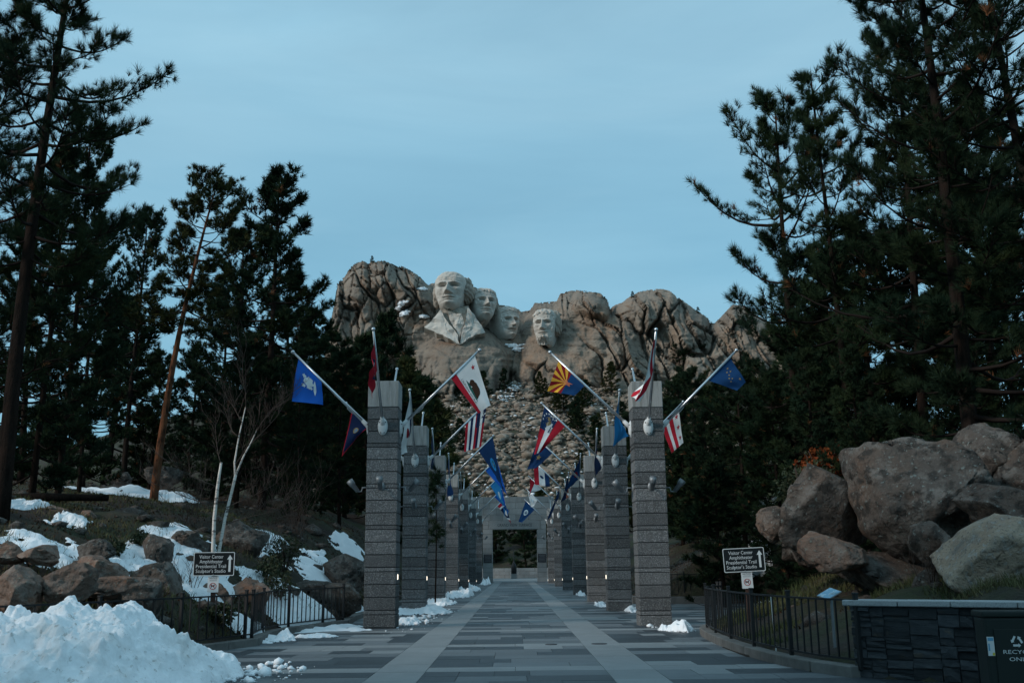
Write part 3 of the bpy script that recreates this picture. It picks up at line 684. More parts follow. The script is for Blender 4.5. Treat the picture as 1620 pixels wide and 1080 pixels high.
for v_ in bm.verts: v_.co = Vector((v_.co.x * 0.145, min(v_.co.y, 0.0) * 0.085, v_.co.z * 0.25 - 0.06))
bmesh.ops.create_cone(bm, cap_ends=True, segments=14, radius1=0.075, radius2=0.055, depth=0.34, matrix=Matrix.Translation((0, -0.09, 0.06)) @ Matrix.Rotation(math.radians(45), 4, 'X'))
brk_me = bm_mesh('bracket', bm, MT['bracket_paint'], True)
bm = bmesh.new(); bmesh.ops.create_cone(bm, cap_ends=True, segments=8, radius1=0.017, radius2=0.017, depth=0.02, matrix=Matrix.Rotation(math.radians(90), 4, 'X'))
bolt_me = bm_mesh('bolt', bm, MT['bolt_dark'])
cleat_me = tubes_mesh('cleat', [([(0, -0.045, 0.55), (0, -0.06, 0.62), (0, -0.06, 0.75), (0, -0.045, 0.82)], [0.008] * 4, 5)], MT['steel'])
# spotlight: oval back plate, arm, lamp can
bm = bmesh.new(); bmesh.ops.create_uvsphere(bm, u_segments=14, v_segments=8, radius=1.0)
for v_ in bm.verts: v_.co = Vector((v_.co.x * 0.09, min(v_.co.y, 0) * 0.045, v_.co.z * 0.125))
plate_me = bm_mesh('mounting_plate', bm, MT['lamp_metal'], True)
arm_me = tubes_mesh('lamp_arm', [([(0, -0.03, 0), (0, -0.17, 0.0), (0, -0.19, -0.11), (0, -0.29, -0.11), (0, -0.33, -0.04)], [0.022] * 5, 7)], MT['lamp_metal'])
can_me = tubes_mesh('lamp_can', [([(0, -0.30, -0.10), (0, -0.44, 0.07), (0, -0.445, 0.076), (0, -0.55, 0.205)], [0.062, 0.07, 0.088, 0.098], 12)], MT['lamp_metal'])
dim_me = box_mesh('step_light', (0.02, 0.09, 0.14), MT['lamp_lit'], 0.006)
rim_me = box_mesh('light_housing', (0.03, 0.16, 0.2), MT['lamp_metal'], 0.01)
POLES = {}
ang = {'front': 0.0, 'back': math.pi, 'inner': None, 'outer': None}
for side, sg in (('left', -1), ('right', 1)):
    for i in range(7):
        Yc = PILL_Y[i] + PW / 2
        top = float(at(810 + sg * INNER_PX[i], TOPV[i] - (-1.0 * 28.3 / PILL_Y[i] if sg > 0 else 0), PILL_Y[i])[2])
        cx = sg * (XC + (0.17 if sg > 0 else 0.02))
        root = empty('stone_pillar', (cx, Yc, 0))
        tag(root, '%s pillar of grey granite blocks in the %s row, with pale cap' % (ORD[i], side), 'pillar', 'granite flag pillars lining the avenue')
        core = link('mortar_core', box_mesh('mortar_core', (PW - 0.045, PW - 0.045, top - 0.05), MT['mortar']), root, (0, 0, (top - 0.05) / 2))
        link('capstone', cap_me, root, (0, 0, top - CAPH / 2))
        z = top - CAPH - JT; k = 0
        while z > 0.02:
            h = THIN if k % 4 == 3 else BLK
            if k == 3: h = THIN
            if z - h < -0.15:
                hh = z - 0.0
                if hh > 0.05: link('stone_block', box_mesh('stone_block', (PW, PW, hh), MT['granite_block'], 0.01), root, (0, 0, hh / 2))
                break
            link('stone_course' if h == THIN else 'stone_block', thin_me if h == THIN else blk_me, root,
                 (r3.uniform(-.003, .003), r3.uniform(-.003, .003), z - (h - JT) / 2))
            z -= h; k += 1
        zb = top - 1.27; zs_ = top - 3.02
        for pn in ('front', 'back', 'inner', 'outer'):
            rz = {'front': 0, 'back': math.pi, 'inner': sg * -math.pi / 2, 'outer': sg * math.pi / 2}[pn]
            # local -Y points outward
            R_ = Matrix.Rotation(rz, 3, 'Z'); o_ = R_ @ Vector((0, -PW / 2, zb))
            br = link('bracket', brk_me, root, o_, (0, 0, rz))
            if i < 4:
                for bx_, bz_ in ((-0.085, 0.06), (0.085, 0.06), (-0.05, -0.24), (0.05, -0.24)): link('bolt', bolt_me, br, (bx_, -0.062, bz_))
            pl = link('flagpole', pole_me, root, R_ @ Vector((0, -PW / 2 - 0.06, zb + 0.03)), (0, 0, 0))
            pl.rotation_euler = (Matrix.Rotation(rz, 4, 'Z') @ Matrix.Rotation(math.radians(45.5), 4, 'X')).to_euler()
            link('finial', ball_me, pl, (0, 0, 3.16))
            if i < 3: link('cleat', cleat_me, pl)
            dirv = R_ @ Vector((0, -math.sin(math.radians(45.5)), math.cos(math.radians(45.5))))
            base = R_ @ Vector((0, -PW / 2 - 0.06, zb + 0.03)) + Vector((cx, Yc, 0))
            POLES[(side, i, pn)] = (np.array(base), np.array(dirv))
            if pn != 'back':
                so = R_ @ Vector((0, -PW / 2, zs_))
                mpv = link('mounting_plate', plate_me, root, so, (0, 0, rz))
                if i < 5 or pn == 'inner':
                    link('lamp_arm', arm_me, mpv); link('lamp_can', can_me, mpv)
        if not (side == 'right' and i == 0):
            lp = at(810 + sg * INNER_PX[i], LAMPV[i] - (2 if sg > 0 else 0), PILL_Y[i] + 0.2)
            hs = link('light_housing', rim_me, root, (-sg * (PW / 2 + 0.012), -PW / 2 + 0.16, float(lp[2])))
            link('step_light', dim_me, hs, (-sg * 0.02, -0.02, 0))

# ------------------------------------------------------------------ portal at the end of the avenue
PY = 115.0
pr = empty('terrace_portal', (0, PY, 0)); tag(pr, 'pale stone gateway with carved lettering closing the end of the avenue', 'gateway')
xo0, xo1 = float(at(779.7, 880, PY)[0]), float(at(849.7, 880, PY)[0])
px0, px1 = float(at(764, 880, PY)[0]), float(at(864.5, 880, PY)[0])
ztop, zlin, zop = float(at(815, 786, PY)[2]), float(at(815, 823.5, PY)[2]), float(at(815, 837, PY)[2])
def course_wall(x0, x1, z0, z1, hc, wl_, y0=0.0, dep=1.6, mt='portal_stone', par=pr, nm='stone_block', cut=None):
    nrow = max(1, round((z1 - z0) / hc)); h = (z1 - z0) / nrow
    for r_ in range(nrow):
        k = max(1, round((x1 - x0) / wl_)); w_ = (x1 - x0) / k; sh = (r_ % 2) * 0.5 * w_ if k > 1 else 0
        xs_ = [x0] + [x0 + sh + w_ * j for j in range(0 if sh else 1, k + 1) if x0 + 0.05 < x0 + sh + w_ * j < x1 - 0.05] + [x1]
        for a, b in zip(xs_[:-1], xs_[1:]):
            link(nm, box_mesh(nm, (b - a - 0.02, dep, h - 0.02), MT[mt], 0.012), par, ((a + b) / 2, y0 + r3.uniform(-0.01, 0.01), z0 + (r_ + 0.5) * h))
link('mortar_core', box_mesh('mortar_core', (xo0 - px0 - 0.06, 1.5, zop), MT['mortar']), pr, ((px0 + xo0) / 2, 0, zop / 2))
link('mortar_core', box_mesh('mortar_core', (px1 - xo1 - 0.06, 1.5, zop), MT['mortar']), pr, ((px1 + xo1) / 2, 0, zop / 2))
course_wall(px0, xo0, 0, zop, 0.52, 1.3); course_wall(xo1, px1, 0, zop, 0.52, 1.3)
link('lintel', box_mesh('lintel', (xo1 - xo0 + 0.9, 1.62, zlin - zop), MT['portal_stone'], 0.02), pr, ((xo0 + xo1) / 2, 0, (zlin + zop) / 2))
course_wall(px0, xo0 - 0.46, zop, zlin, 0.5, 1.0); course_wall(xo1 + 0.46, px1, zop, zlin, 0.5, 1.0)
wx0, wx1 = float(at(735, 800, PY)[0]), float(at(876, 800, PY)[0])
link('mortar_core', box_mesh('mortar_core', (wx1 - wx0 - 0.06, 1.4, ztop - zlin - 0.1), MT['mortar']), pr, ((wx0 + wx1) / 2, 0, (ztop + zlin) / 2))
course_wall(wx0, wx1, zlin, ztop, 0.75, 1.55)
Vt, Tt = text_faces('GRAND VIEW TERRACE', 0.46)
Vt[:, 0] *= 3.9 / (np.ptp(Vt[:, 0]) + 1e-6)
link('lettering', mesh_np('lettering', [(x, 0, y) for x, y in Vt], Tt, MT['bolt_dark']), pr, ((xo0 + xo1) / 2, -0.815, (zlin + zop) / 2 - 0.17))
for xa in ((px0 + xo0) / 2, (px1 + xo1) / 2):
    zc = float(at(815, 882.5, PY)[2]); pq = link('plaque', box_mesh('plaque', (0.92, 0.04, 0.92), MT['bolt_dark'], 0.01), pr, (xa, -0.83, zc))
    bm = bmesh.new()
    for k in range(5): box_bm(bm, (0, -0.0225, 0.3 - 0.15 * k), (0.7 - 0.1 * (k % 2), 0.004, 0.03))
    link('plaque_text', bm_mesh('plaque_text', bm, MT['lamp_metal']), pq)
# low terrace wall beyond, side walls
lw = empty('terrace_wall', (0, 154, 0)); tag(lw, 'low grey stone wall across the terrace beyond the gateway', 'wall')
course_wall(-9, 9, 0, 1.5, 0.5, 1.5, 0, 0.6, 'portal_stone', lw)
cvr = empty('covered_stand', (float(at(813, 900, 150)[0]), 150, 0)); tag(cvr, 'dark tapered covered stand on a grey base framed by the gateway', 'stand')
link('base', box_mesh('base', (0.85, 0.7, 0.62), MT['portal_stone'], 0.03), cvr, (0, 0, 0.31))
link('base_trim', box_mesh('base_trim', (0.9, 0.75, 0.07), MT['cap_concrete'], 0.02), cvr, (0, 0, 0.66))
link('cover', tubes_mesh('cover', [([(0, 0, 0.7), (0, 0, 1.5), (0, 0, 2.0), (0, 0, 2.25), (0, 0, 2.6), (0, 0, 4.4)], [0.42, 0.40, 0.34, 0.16, 0.07, 0.04], 12)], MT['black_iron']), cvr)
# ------------------------------------------------------------------ wayfinding signs
MT['sign_black'] = mat('sign_black', (0.006, 0.007, 0.008), 0.45)
MT['sign_white'] = mat('sign_white', (0.62, 0.64, 0.64), 0.5)
MT['sign_red'] = mat('sign_red', (0.35, 0.03, 0.03), 0.5)
MT['wood_post'] = mat('wood_post', (0.06, 0.03, 0.022), 0.9, [((8, 8, 1), 4, 0.5, 0.7, (0.025, 0.016, 0.013), 0.8)])
def flat2d(name, V, T, y, mt, parent, loc=(0, 0, 0), th=0.0):
    return link(name, mesh_np(name, [(a, y, b) for a, b in V], T, mt), parent, loc)
def rrect(w, h, r, n=5):
    o = []
    for cx_, cz_, a0 in ((w / 2 - r, h / 2 - r, 0), (-w / 2 + r, h / 2 - r, 90), (-w / 2 + r, -h / 2 + r, 180), (w / 2 - r, -h / 2 + r, 270)):
        for k in range(n): t_ = math.radians(a0 + 90 * k / (n - 1)); o.append((cx_ + r * math.cos(t_), cz_ + r * math.sin(t_)))
    return o
def panel(name, pts, th, mt, parent, loc):
    n_ = len(pts); V = [(x, 0, z_) for x, z_ in pts] + [(x, th, z_) for x, z_ in pts]
    Fc = [list(range(n_)), list(range(2 * n_ - 1, n_ - 1, -1))] + [[i, n_ + i, n_ + (i + 1) % n_, (i + 1) % n_] for i in range(n_)]
    return link(name, mesh_np(name, V, Fc, mt), parent, loc)
def ringmesh(name, outer, inner, mt, parent, loc, y=0.0):
    n_ = len(outer); V = [(x, y, z_) for x, z_ in outer] + [(x, y, z_) for x, z_ in inner]
    return link(name, mesh_np(name, V, [[i, (i + 1) % n_, n_ + (i + 1) % n_, n_ + i] for i in range(n_)], mt), parent, loc)
def way_sign(label, u, v, Y, post_dx, roll, rz):
    c = at(u, v, Y); g0 = float(tz(c[0], c[1]))
    root = empty('wayfinding_sign', (c[0], c[1], g0), rz); tag(root, label, 'sign', 'black direction signs')
    zc = float(c[2]) - g0
    link('post', box_mesh('post', (0.10, 0.10, zc + 0.2), MT['wood_post'], 0.006), root, (post_dx, 0.09, (zc + 0.2) / 2 - 0.1))
    ps = panel('sign_panel', rrect(0.94, 0.54, 0.03), 0.025, MT['sign_black'], root, (0, 0, zc)); ps.rotation_euler = (0, roll, 0)
    ringmesh('border', rrect(0.935, 0.535, 0.03), rrect(0.905, 0.505, 0.025), MT['sign_white'], ps, (0, 0, 0), -0.003)
    for k, s in enumerate(['Visitor Center', 'Amphitheater', 'Presidential Trail', "Sculptor's Studio"]):
        Vt, Tt = text_faces(s, 0.115); Vt[:, 0] *= [0.55, 0.53, 0.685, 0.68][k] / np.ptp(Vt[:, 0])
        flat2d('lettering', Vt, Tt, -0.003, MT['sign_white'], ps, (-0.065, 0, 0.125 - 0.107 * k))
    flat2d('arrow', [(0.335, -0.18), (0.385, -0.18), (0.385, 0.1), (0.425, 0.1), (0.36, 0.2), (0.295, 0.1), (0.335, 0.1)], [[0, 1, 2, 6], [2, 3, 4], [2, 4, 6], [6, 4, 5]], -0.003, MT['sign_white'], ps)
    bm = bmesh.new()
    for z_ in (0.245, -0.245): bmesh.ops.create_uvsphere(bm, u_segments=8, v_segments=6, radius=0.012, matrix=Matrix.Translation((0.0, -0.004, z_)))
    link('screws', bm_mesh('screws', bm, MT['lamp_metal']), ps)
    sp2 = panel('notice', rrect(0.25, 0.36, 0.015), 0.01, MT['sign_white'], ps, (post_dx * 0.5, 0.02, -0.27 - 0.19))
    circ = lambda r: [(r * math.cos(2 * math.pi * k / 28), r * math.sin(2 * math.pi * k / 28) - 0.04) for k in range(28)]
    ringmesh('ban_ring', circ(0.078), circ(0.064), MT['sign_red'], sp2, (0, 0, 0), -0.003)
    flat2d('ban_slash', [(-0.052, 0.005), (-0.044, 0.013), (0.052, -0.085), (0.044, -0.093)], [[0, 3, 2, 1]], -0.005, MT['sign_red'], sp2)
    flat2d('dog_symbol', [(-0.04, -0.07), (-0.03, -0.07), (-0.028, -0.045), (0.015, -0.045), (0.017, -0.07), (0.027, -0.07), (0.028, -0.025), (0.045, -0.012), (0.04, 0.002), (0.02, 0.0), (0.012, -0.02), (-0.035, -0.02), (-0.048, 0.0), (-0.046, -0.03)],
           [list(range(14))], -0.004, MT['sign_black'], sp2)
    Vt, Tt = text_faces('NOTICE', 0.05); flat2d('heading', Vt, Tt, -0.003, MT['sign_black'], sp2, (0, 0, 0.125))
    bm = bmesh.new()
    for k in range(2): box_bm(bm, (0, -0.003, 0.105 - 0.022 * k), (0.17, 0.002, 0.006))
    link('small_print', bm_mesh('small_print', bm, MT['lamp_metal']), sp2)
    return root
way_sign('black direction sign with white lettering on the left, before the birch', 338.5, 891.5, 23.6, 0.0, 0.0, 0.06)
way_sign('slightly tilted black direction sign on the right, before dark pines', 1177, 885, 23.4, 0.06, math.radians(-2.2), -0.08)

# ------------------------------------------------------------------ right wall of flat stones, capstones, bin, panel
MT['slate'] = mat('slate', (0.035, 0.040, 0.045), 0.75, [(3, 5, 0.4, 0.7, (0.065, 0.07, 0.075), 0.7), ((4, 4, 12), 4, 0.5, 0.7, (0.03, 0.034, 0.038), 0.7), (1.2, 3, 0.6, 0.75, (0.11, 0.085, 0.06), 0.6)],
                  [((6, 6, 20), 0.8, 0.03, 'noise')], vary=0.45, offs=True)
MT['cap_granite'] = mat('cap_granite', (0.36, 0.375, 0.38), 0.75, [(60, 3, 0.5, 0.65, (0.16, 0.165, 0.17), 0.7), (3, 4, 0.4, 0.7, (0.28, 0.29, 0.3), 0.6)], [(50, 0.3, 0.006, 'noise')], vary=0.06, offs=True)
WA, WB = np.array([4.92, 15.15]), np.array([8.6, 12.35])
wd = (WB - WA); WLn = float(np.linalg.norm(wd)); wd /= WLn; wrz = math.atan2(wd[1], wd[0]); WH = 1.0
wall = empty('stone_wall', (WA[0], WA[1], 0), wrz); tag(wall, 'low dark wall of flat stacked stones with pale granite capstones at right', 'wall')
link('wall_core', box_mesh('wall_core', (WLn - 0.08, 0.40, WH - 0.02), MT['mortar']), wall, (WLn / 2, 0.25, WH / 2 - 0.02))
def fill(x0, z0, x1, z1, dep):
    w_, h_ = x1 - x0, z1 - z0
    if (w_ > 0.42 and w_ > h_ * 1.3) or w_ > 0.75:
        c = x0 + w_ * r3.uniform(0.35, 0.65); fill(x0, z0, c, z1, dep + 1); fill(c, z0, x1, z1, dep + 1)
    elif h_ > 0.26 or (h_ > 0.13 and r3.random() < 0.35):
        c = z0 + h_ * r3.uniform(0.35, 0.65); fill(x0, z0, x1, c, dep + 1); fill(x0, c, x1, z1, dep + 1)
    else: stones.append((x0, z0, x1, z1))
stones = []
fill(0, 0, WLn, WH, 0)
stone_unit = []
for k in range(6):
    bm = bmesh.new(); box_bm(bm, (0, 0, 0), (1, 1, 1)); bmesh.ops.subdivide_edges(bm, edges=bm.edges[:], cuts=1, use_grid_fill=True)
    rr = random.Random(k)
    for v_ in bm.verts: v_.co += Vector((rr.uniform(-.03, .03), rr.uniform(-.09, .09), rr.uniform(-.05, .05)))
    stone_unit.append(bm_mesh('wall_stone', bm, MT['slate']))
for (x0, z0, x1, z1) in stones:
    d_ = 0.16; pr_ = r3.uniform(-0.02, 0.03)
    link('wall_stone', r3.choice(stone_unit), wall, ((x0 + x1) / 2, 0.05 - pr_ + 0.05, (z0 + z1) / 2), (0, r3.uniform(-.02, .02), 0), (x1 - x0 - 0.014, d_, z1 - z0 - 0.014))
xq = -0.1
for L_ in (0.80, 0.72, 0.85, 1.05, 0.95, 0.9):
    if xq > WLn: break
    link('capstone', box_mesh('capstone', (L_ - 0.012, 0.52, 0.085), MT['cap_granite'], 0.012), wall, (xq + L_ / 2, 0.22, WH + 0.0425 + r3.uniform(-.002, .002)), (0, 0, r3.uniform(-.004, .004))); xq += L_
# recycling bin
MT['bin_green'] = mat('bin_green', (0.010, 0.016, 0.014), 0.5, bumps=[(30, 0.1, 0.004, 'noise')])
MT['sticker_blue'] = mat('sticker_blue', (0.12, 0.33, 0.5), 0.5)
MT['sticker_yellow'] = mat('sticker_yellow', (0.6, 0.5, 0.05), 0.5)
BY = 11.9; bc = np.array(at(1622, 1010, BY)); brz = -0.12
rb = empty('recycling_bin', (bc[0] + 0.06, bc[1], 0), brz); tag(rb, 'dark green recycling bin with white lettering before the stone wall', 'bin')
zt_ = float(at(1600, 966, BY)[2])
link('body', box_mesh('body', (0.98, 0.36, zt_ - 0.07), MT['bin_green'], 0.03, seg=2), rb, (0, 0.18, (zt_ - 0.07) / 2))
link('lid', box_mesh('lid', (1.02, 0.41, 0.07), MT['bin_green'], 0.02, seg=2), rb, (0, 0.18, zt_ - 0.035))
link('door_panel', box_mesh('door_panel', (0.8, 0.02, zt_ - 0.3), MT['bin_green'], 0.006), rb, (0, -0.005, (zt_ - 0.3) / 2 + 0.1))
zr = float(at(1609, 1014, BY)[2])
def tri_arrow(a):
    pts = [(-0.052, 0.05), (0.004, 0.05), (0.034, 0.1), (0.012, 0.115), (0.052, 0.115), (0.074, 0.078), (0.056, 0.088), (0.02, 0.02), (-0.052, 0.02)]
    base = [(-0.055, 0.045), (0.02, 0.045), (0.02, 0.06), (0.055, 0.03), (0.02, 0.0), (0.02, 0.015), (-0.055, 0.015)]
    c_, s_ = math.cos(a), math.sin(a)
    return [(x * c_ - (z_ - 0.085) * s_, x * s_ + (z_ - 0.085) * c_) for x, z_ in base]
Vr, Tr = [], []
for k in range(3):
    q = tri_arrow(k * 2 * math.pi / 3); o_ = len(Vr); Vr += q; Tr += [[o_, o_ + 1, o_ + 5, o_ + 6], [o_ + 2, o_ + 3, o_ + 4]]
Vr = [(x * 0.78, z_ * 0.78) for x, z_ in Vr]
flat2d('recycling_symbol', Vr, [t_[::-1] for t_ in Tr], -0.019, MT['sign_white'], rb, (-0.16, 0, zr))
for s, zz_ in (('RECYCLE', 1033.5), ('ONLY', 1045)):
    Vt, Tt = text_faces(s, 0.062); Vt[:, 0] *= {'RECYCLE': 0.35, 'ONLY': 0.235}[s] / np.ptp(Vt[:, 0])
    flat2d('lettering', Vt, Tt, -0.019, MT['sign_white'], rb, (-0.145, 0, float(at(1609, zz_, BY)[2])))
stk = link('sticker', box_mesh('sticker', (0.075, 0.004, 0.21), MT['sign_white']), rb, (-0.445, -0.012, float(at(1568, 1022, BY)[2])))
flat2d('sticker_print', [(-.03, -.05), (-.012, -.05), (-.012, .03), (-.03, .03)], [[0, 1, 2, 3]], -0.004, MT['sticker_blue'], stk)
flat2d('sticker_print', [(.01, -.1), (.035, -.1), (.035, -.07), (.01, -.07)], [[0, 1, 2, 3]], -0.004, MT['sticker_yellow'], stk)
flat2d('sticker_print', [(-.03, .06), (.032, .06), (.032, .095), (-.03, .095)], [[0, 1, 2, 3]], -0.004, MT['sticker_blue'], stk)
# tilted information panel on a thin post
MT['panel_print'] = mat('panel_print', (0.17, 0.36, 0.50), 0.35, [(9, 3, 0.5, 0.6, (0.5, 0.6, 0.66), 0.8), (5, 3, 0.55, 0.65, (0.06, 0.10, 0.11), 0.7)])
ic = at(1306, 940, 16.6); ig = 0.12
ip = empty('information_panel', (ic[0] + 0.06, ic[1], ig), 0.25); tag(ip, 'tilted blue information panel on a thin grey post beside the wall end', 'panel')
link('post', box_mesh('post', (0.035, 0.035, float(ic[2]) - ig), MT['lamp_metal']), ip, (0.06, 0.05, (float(ic[2]) - ig) / 2))
pp = link('panel_board', box_mesh('panel_board', (0.29, 0.30, 0.018), MT['lamp_metal'], 0.004), ip, (0, 0, float(ic[2]) - ig + 0.01), (math.radians(12), math.radians(-26), 0))
link('printed_face', box_mesh('printed_face', (0.265, 0.275, 0.004), MT['panel_print']), pp, (0, 0, 0.0115))
wk = at(1225, 985, 18.2)
tag(link('marker_stake', box_mesh('marker_stake', (0.022, 0.012, 0.95), MT['sign_white'], c=(0, 0, 0.475)), None, (wk[0], wk[1], float(tz(wk[0], wk[1])) - 0.05), (0.03, -0.04, 0)), 'thin white marker stake standing in the grass behind the right fence', 'stake')
# ------------------------------------------------------------------ flags
def fab(name, c): MT[name] = mat(name, c, 0.85, [(2.5, 4, 0.4, 0.75, tuple(0.8 * x for x in c), 0.6)], [(180, 0.15, 0.002, 'noise')], spec=0.15)
for nm, c in dict(f_white=(0.80, 0.81, 0.80), f_red=(0.46, 0.018, 0.035), f_blue=(0.012, 0.11, 0.48), f_navy=(0.010, 0.022, 0.07), f_sky=(0.035, 0.27, 0.60), f_green=(0.02, 0.12, 0.10), f_bear=(0.055, 0.028, 0.018),
                  f_gold=(0.80, 0.42, 0.05), f_maroon=(0.26, 0.012, 0.022), f_copper=(0.55, 0.16, 0.10), f_mid=(0.012, 0.045, 0.13), f_tan=(0.30, 0.22, 0.10), f_pale=(0.55, 0.68, 0.74), f_azblue=(0.008, 0.05, 0.15)).items(): fab(nm, c)
HOIST, FLY = 0.98, 1.5
def disc(cu, cv, r, n=18, asp=HOIST / FLY): return [(cu + r * asp * math.cos(2 * math.pi * k / n), cv + r * math.sin(2 * math.pi * k / n)) for k in range(n)]
def star(cu, cv, r, rot=0.0, asp=HOIST / FLY, inner=0.4):
    o = []
    for k in range(10):
        a = math.pi * k / 5 - math.pi / 2 + rot; q = r if k % 2 == 0 else r * inner
        o.append((cu + q * asp * math.cos(a), cv + q * math.sin(a)))
    return o
def rect(u0, v0, u1, v1): return [(u0, v0), (u1, v0), (u1, v1), (u0, v1)]
NU, NV = 26, 14
def build_flag(name, label, pole, start, Ft, Fb, base, decals, amp=0.05, waves=2.0, seed=0, gather=0.0, hoist=HOIST, texts=(), sag=0.0):
    P0, d = pole; tip = P0 + d * 3.12 - d * start
    dn = -d
    n = np.cross(dn, Ft + Fb); n /= np.linalg.norm(n) + 1e-9
    def S(u, v):
        u = np.asarray(u, float); v = np.asarray(v, float)
        F = Ft[None] * (1 - v)[..., None] + Fb[None] * v[..., None]
        p = tip + dn * (hoist * v * (1 - gather * u))[..., None] + F * u[..., None]
        w = amp * (np.sin(u * waves * 6.28 + 2.4 * v + seed) * u ** 0.7 + 0.5 * np.sin(u * waves * 3.3 + 6.0 * v + seed * 2.1) * u + 0.25 * np.sin(v * 14 + u * 4 + seed) * u)
        b = sag * np.sin(v * math.pi) * u
        return p + n * w[..., None] + np.array([0, 0, -1.0]) * b[..., None]
    u, v = np.meshgrid(np.linspace(0, 1, NU + 1), np.linspace(0, 1, NV + 1))
    pts = S(u, v) - tip
    me = mesh_np('flag', pts.reshape(-1, 3), grid_faces(NV + 1, NU + 1), MT[base], True)
    o = link(name, me, None, tip); tag(o, label, 'flag', 'flags hung from the pillar poles')
    def stick(nm, loops, mt):
        bm = bmesh.new()
        for lp in loops:
            if isinstance(lp, tuple):
                vs_ = [bm.verts.new((a, b, 0)) for a, b in lp[0]]
                for t_ in lp[1]:
                    try: bm.faces.new([vs_[i] for i in t_])
                    except ValueError: pass
            else:
                f = bm.faces.new([bm.verts.new((min(max(a, 0.0), 1.0), min(max(b, 0.0), 1.0), 0)) for a, b in lp])
        bmesh.ops.triangulate(bm, faces=bm.faces[:])
        us = [w.co.x for w in bm.verts]; vs2 = [w.co.y for w in bm.verts]
        for k in range(1, NU):
            if min(us) < k / NU < max(us): bmesh.ops.bisect_plane(bm, geom=bm.verts[:] + bm.edges[:] + bm.faces[:], plane_co=(k / NU, 0, 0), plane_no=(1, 0, 0))
        for k in range(1, NV):
            if min(vs2) < k / NV < max(vs2): bmesh.ops.bisect_plane(bm, geom=bm.verts[:] + bm.edges[:] + bm.faces[:], plane_co=(0, k / NV, 0), plane_no=(0, 1, 0))
        bm.verts.index_update()
        uv = np.array([w.co[:2] for w in bm.verts]); fcs = [[w.index for w in f.verts] for f in bm.faces]; bm.free()
        if not len(uv): return
        e = 1e-3
        c = S(uv[:, 0], uv[:, 1]); nn = np.cross(S(uv[:, 0] + e, uv[:, 1]) - c, S(uv[:, 0], uv[:, 1] + e) - c); nn /= np.linalg.norm(nn, axis=1)[:, None] + 1e-12
        q = np.concatenate([c + nn * 0.006, c - nn * 0.006]) - tip; k = len(uv)
        link(nm, mesh_np(nm, q, fcs + [[i + k for i in f[::-1]] for f in fcs], MT[mt], True), o)
    for nm, loops, mt in decals: stick(nm, loops, mt)
    for s, cu, cv, wu_, hv, mt, flip in texts:
        Vt, Tt = text_faces(s, 1.0); w_, h_ = np.ptp(Vt[:, 0]), np.ptp(Vt[:, 1])
        uu = cu + Vt[:, 0] / w_ * wu_; vv = cv - (Vt[:, 1] - h_ / 2) / h_ * hv
        stick('lettering', [(list(zip(uu, vv)), Tt)], mt)
    return o
def corners(pole, start, px_t, px_b, hoist=HOIST, dy_t=0.0, dy_b=0.0):
    """fly edges that end where the photograph shows the free corners, at the pole's own distance"""
    P0, d = pole; tip = P0 + d * 3.12 - d * start; low = tip - d * hoist
    return at(px_t[0], px_t[1], tip[1] + dy_t) - tip, at(px_b[0], px_b[1], low[1] + dy_b) - low
BEAR = [(0.33, 0.47), (0.35, 0.40), (0.385, 0.355), (0.42, 0.35), (0.44, 0.325), (0.47, 0.30), (0.53, 0.29), (0.60, 0.27), (0.66, 0.30), (0.70, 0.36), (0.72, 0.46), (0.745, 0.56), (0.745, 0.60), (0.695, 0.60), (0.685, 0.53), (0.655, 0.50),
        (0.645, 0.56), (0.66, 0.60), (0.61, 0.60), (0.60, 0.50), (0.545, 0.49), (0.52, 0.54), (0.53, 0.60), (0.475, 0.60), (0.47, 0.52), (0.44, 0.50), (0.42, 0.58), (0.375, 0.575), (0.39, 0.49), (0.36, 0.47)]
R_ = []
cen = (0.5, 0.5)
AZR = []
for k in range(13):
    def edge_pt(a):
        x, y = -math.cos(a), -math.sin(a) * 1.0
        t_ = min(0.5 / abs(x * 1.0) if abs(x) > 1e-6 else 9, 0.5 / abs(y) if abs(y) > 1e-6 else 9); return (0.5 + x * t_, 0.5 + y * t_)
    if k % 2 == 1:
        a0, a1 = math.pi * k / 13, math.pi * (k + 1) / 13
        pts = [cen, edge_pt(a0)]
        for cc in ((0.0, 0.0), (1.0, 0.0)):
            ac = math.atan2(0.5 - cc[1], 0.5 - cc[0]); ac = ac if ac >= 0 else ac + math.pi
            if a0 < ac < a1: pts.append(cc)
        pts.append(edge_pt(a1)); AZR.append(pts)
P_ = POLES
# --- left row
pl = P_[('left', 0, 'inner')]; st = 0.16; Ft, Fb = corners(pl, st, (776, 641), (756, 654), 0.99)
build_flag('flag', 'white flag with brown bear, red star and red bottom stripe, nearest left pillar', pl, st, Ft, Fb, 'f_white',
           [('stripe', [rect(0, 0.80, 1, 1)], 'f_red'), ('grass_patch', [[(0.27, 0.62), (0.37, 0.565), (0.72, 0.585), (0.80, 0.64), (0.70, 0.665), (0.45, 0.665)]], 'f_green'), ('bear', [BEAR], 'f_bear'), ('star', [star(0.17, 0.2, 0.085)], 'f_red')],
           amp=0.035, waves=1.1, seed=1, texts=[('CALIFORNIA REPUBLIC', 0.50, 0.735, 0.62, 0.075, 'f_bear', False)])
pl = P_[('left', 0, 'outer')]; Ft, Fb = corners(pl, 0.2, (461, 634), (512, 641), 1.0)
EMB = [star(0.30 + 0.12 * (k % 3), 0.32 + 0.13 * (k // 3) + 0.05 * (k % 2), 0.095, 0.4 * k, inner=0.55) for k in range(9)] + [disc(0.40, 0.48, 0.17)] + [[(0.24, 0.72), (0.38, 0.68), (0.60, 0.68), (0.74, 0.74), (0.58, 0.78), (0.40, 0.77)]]
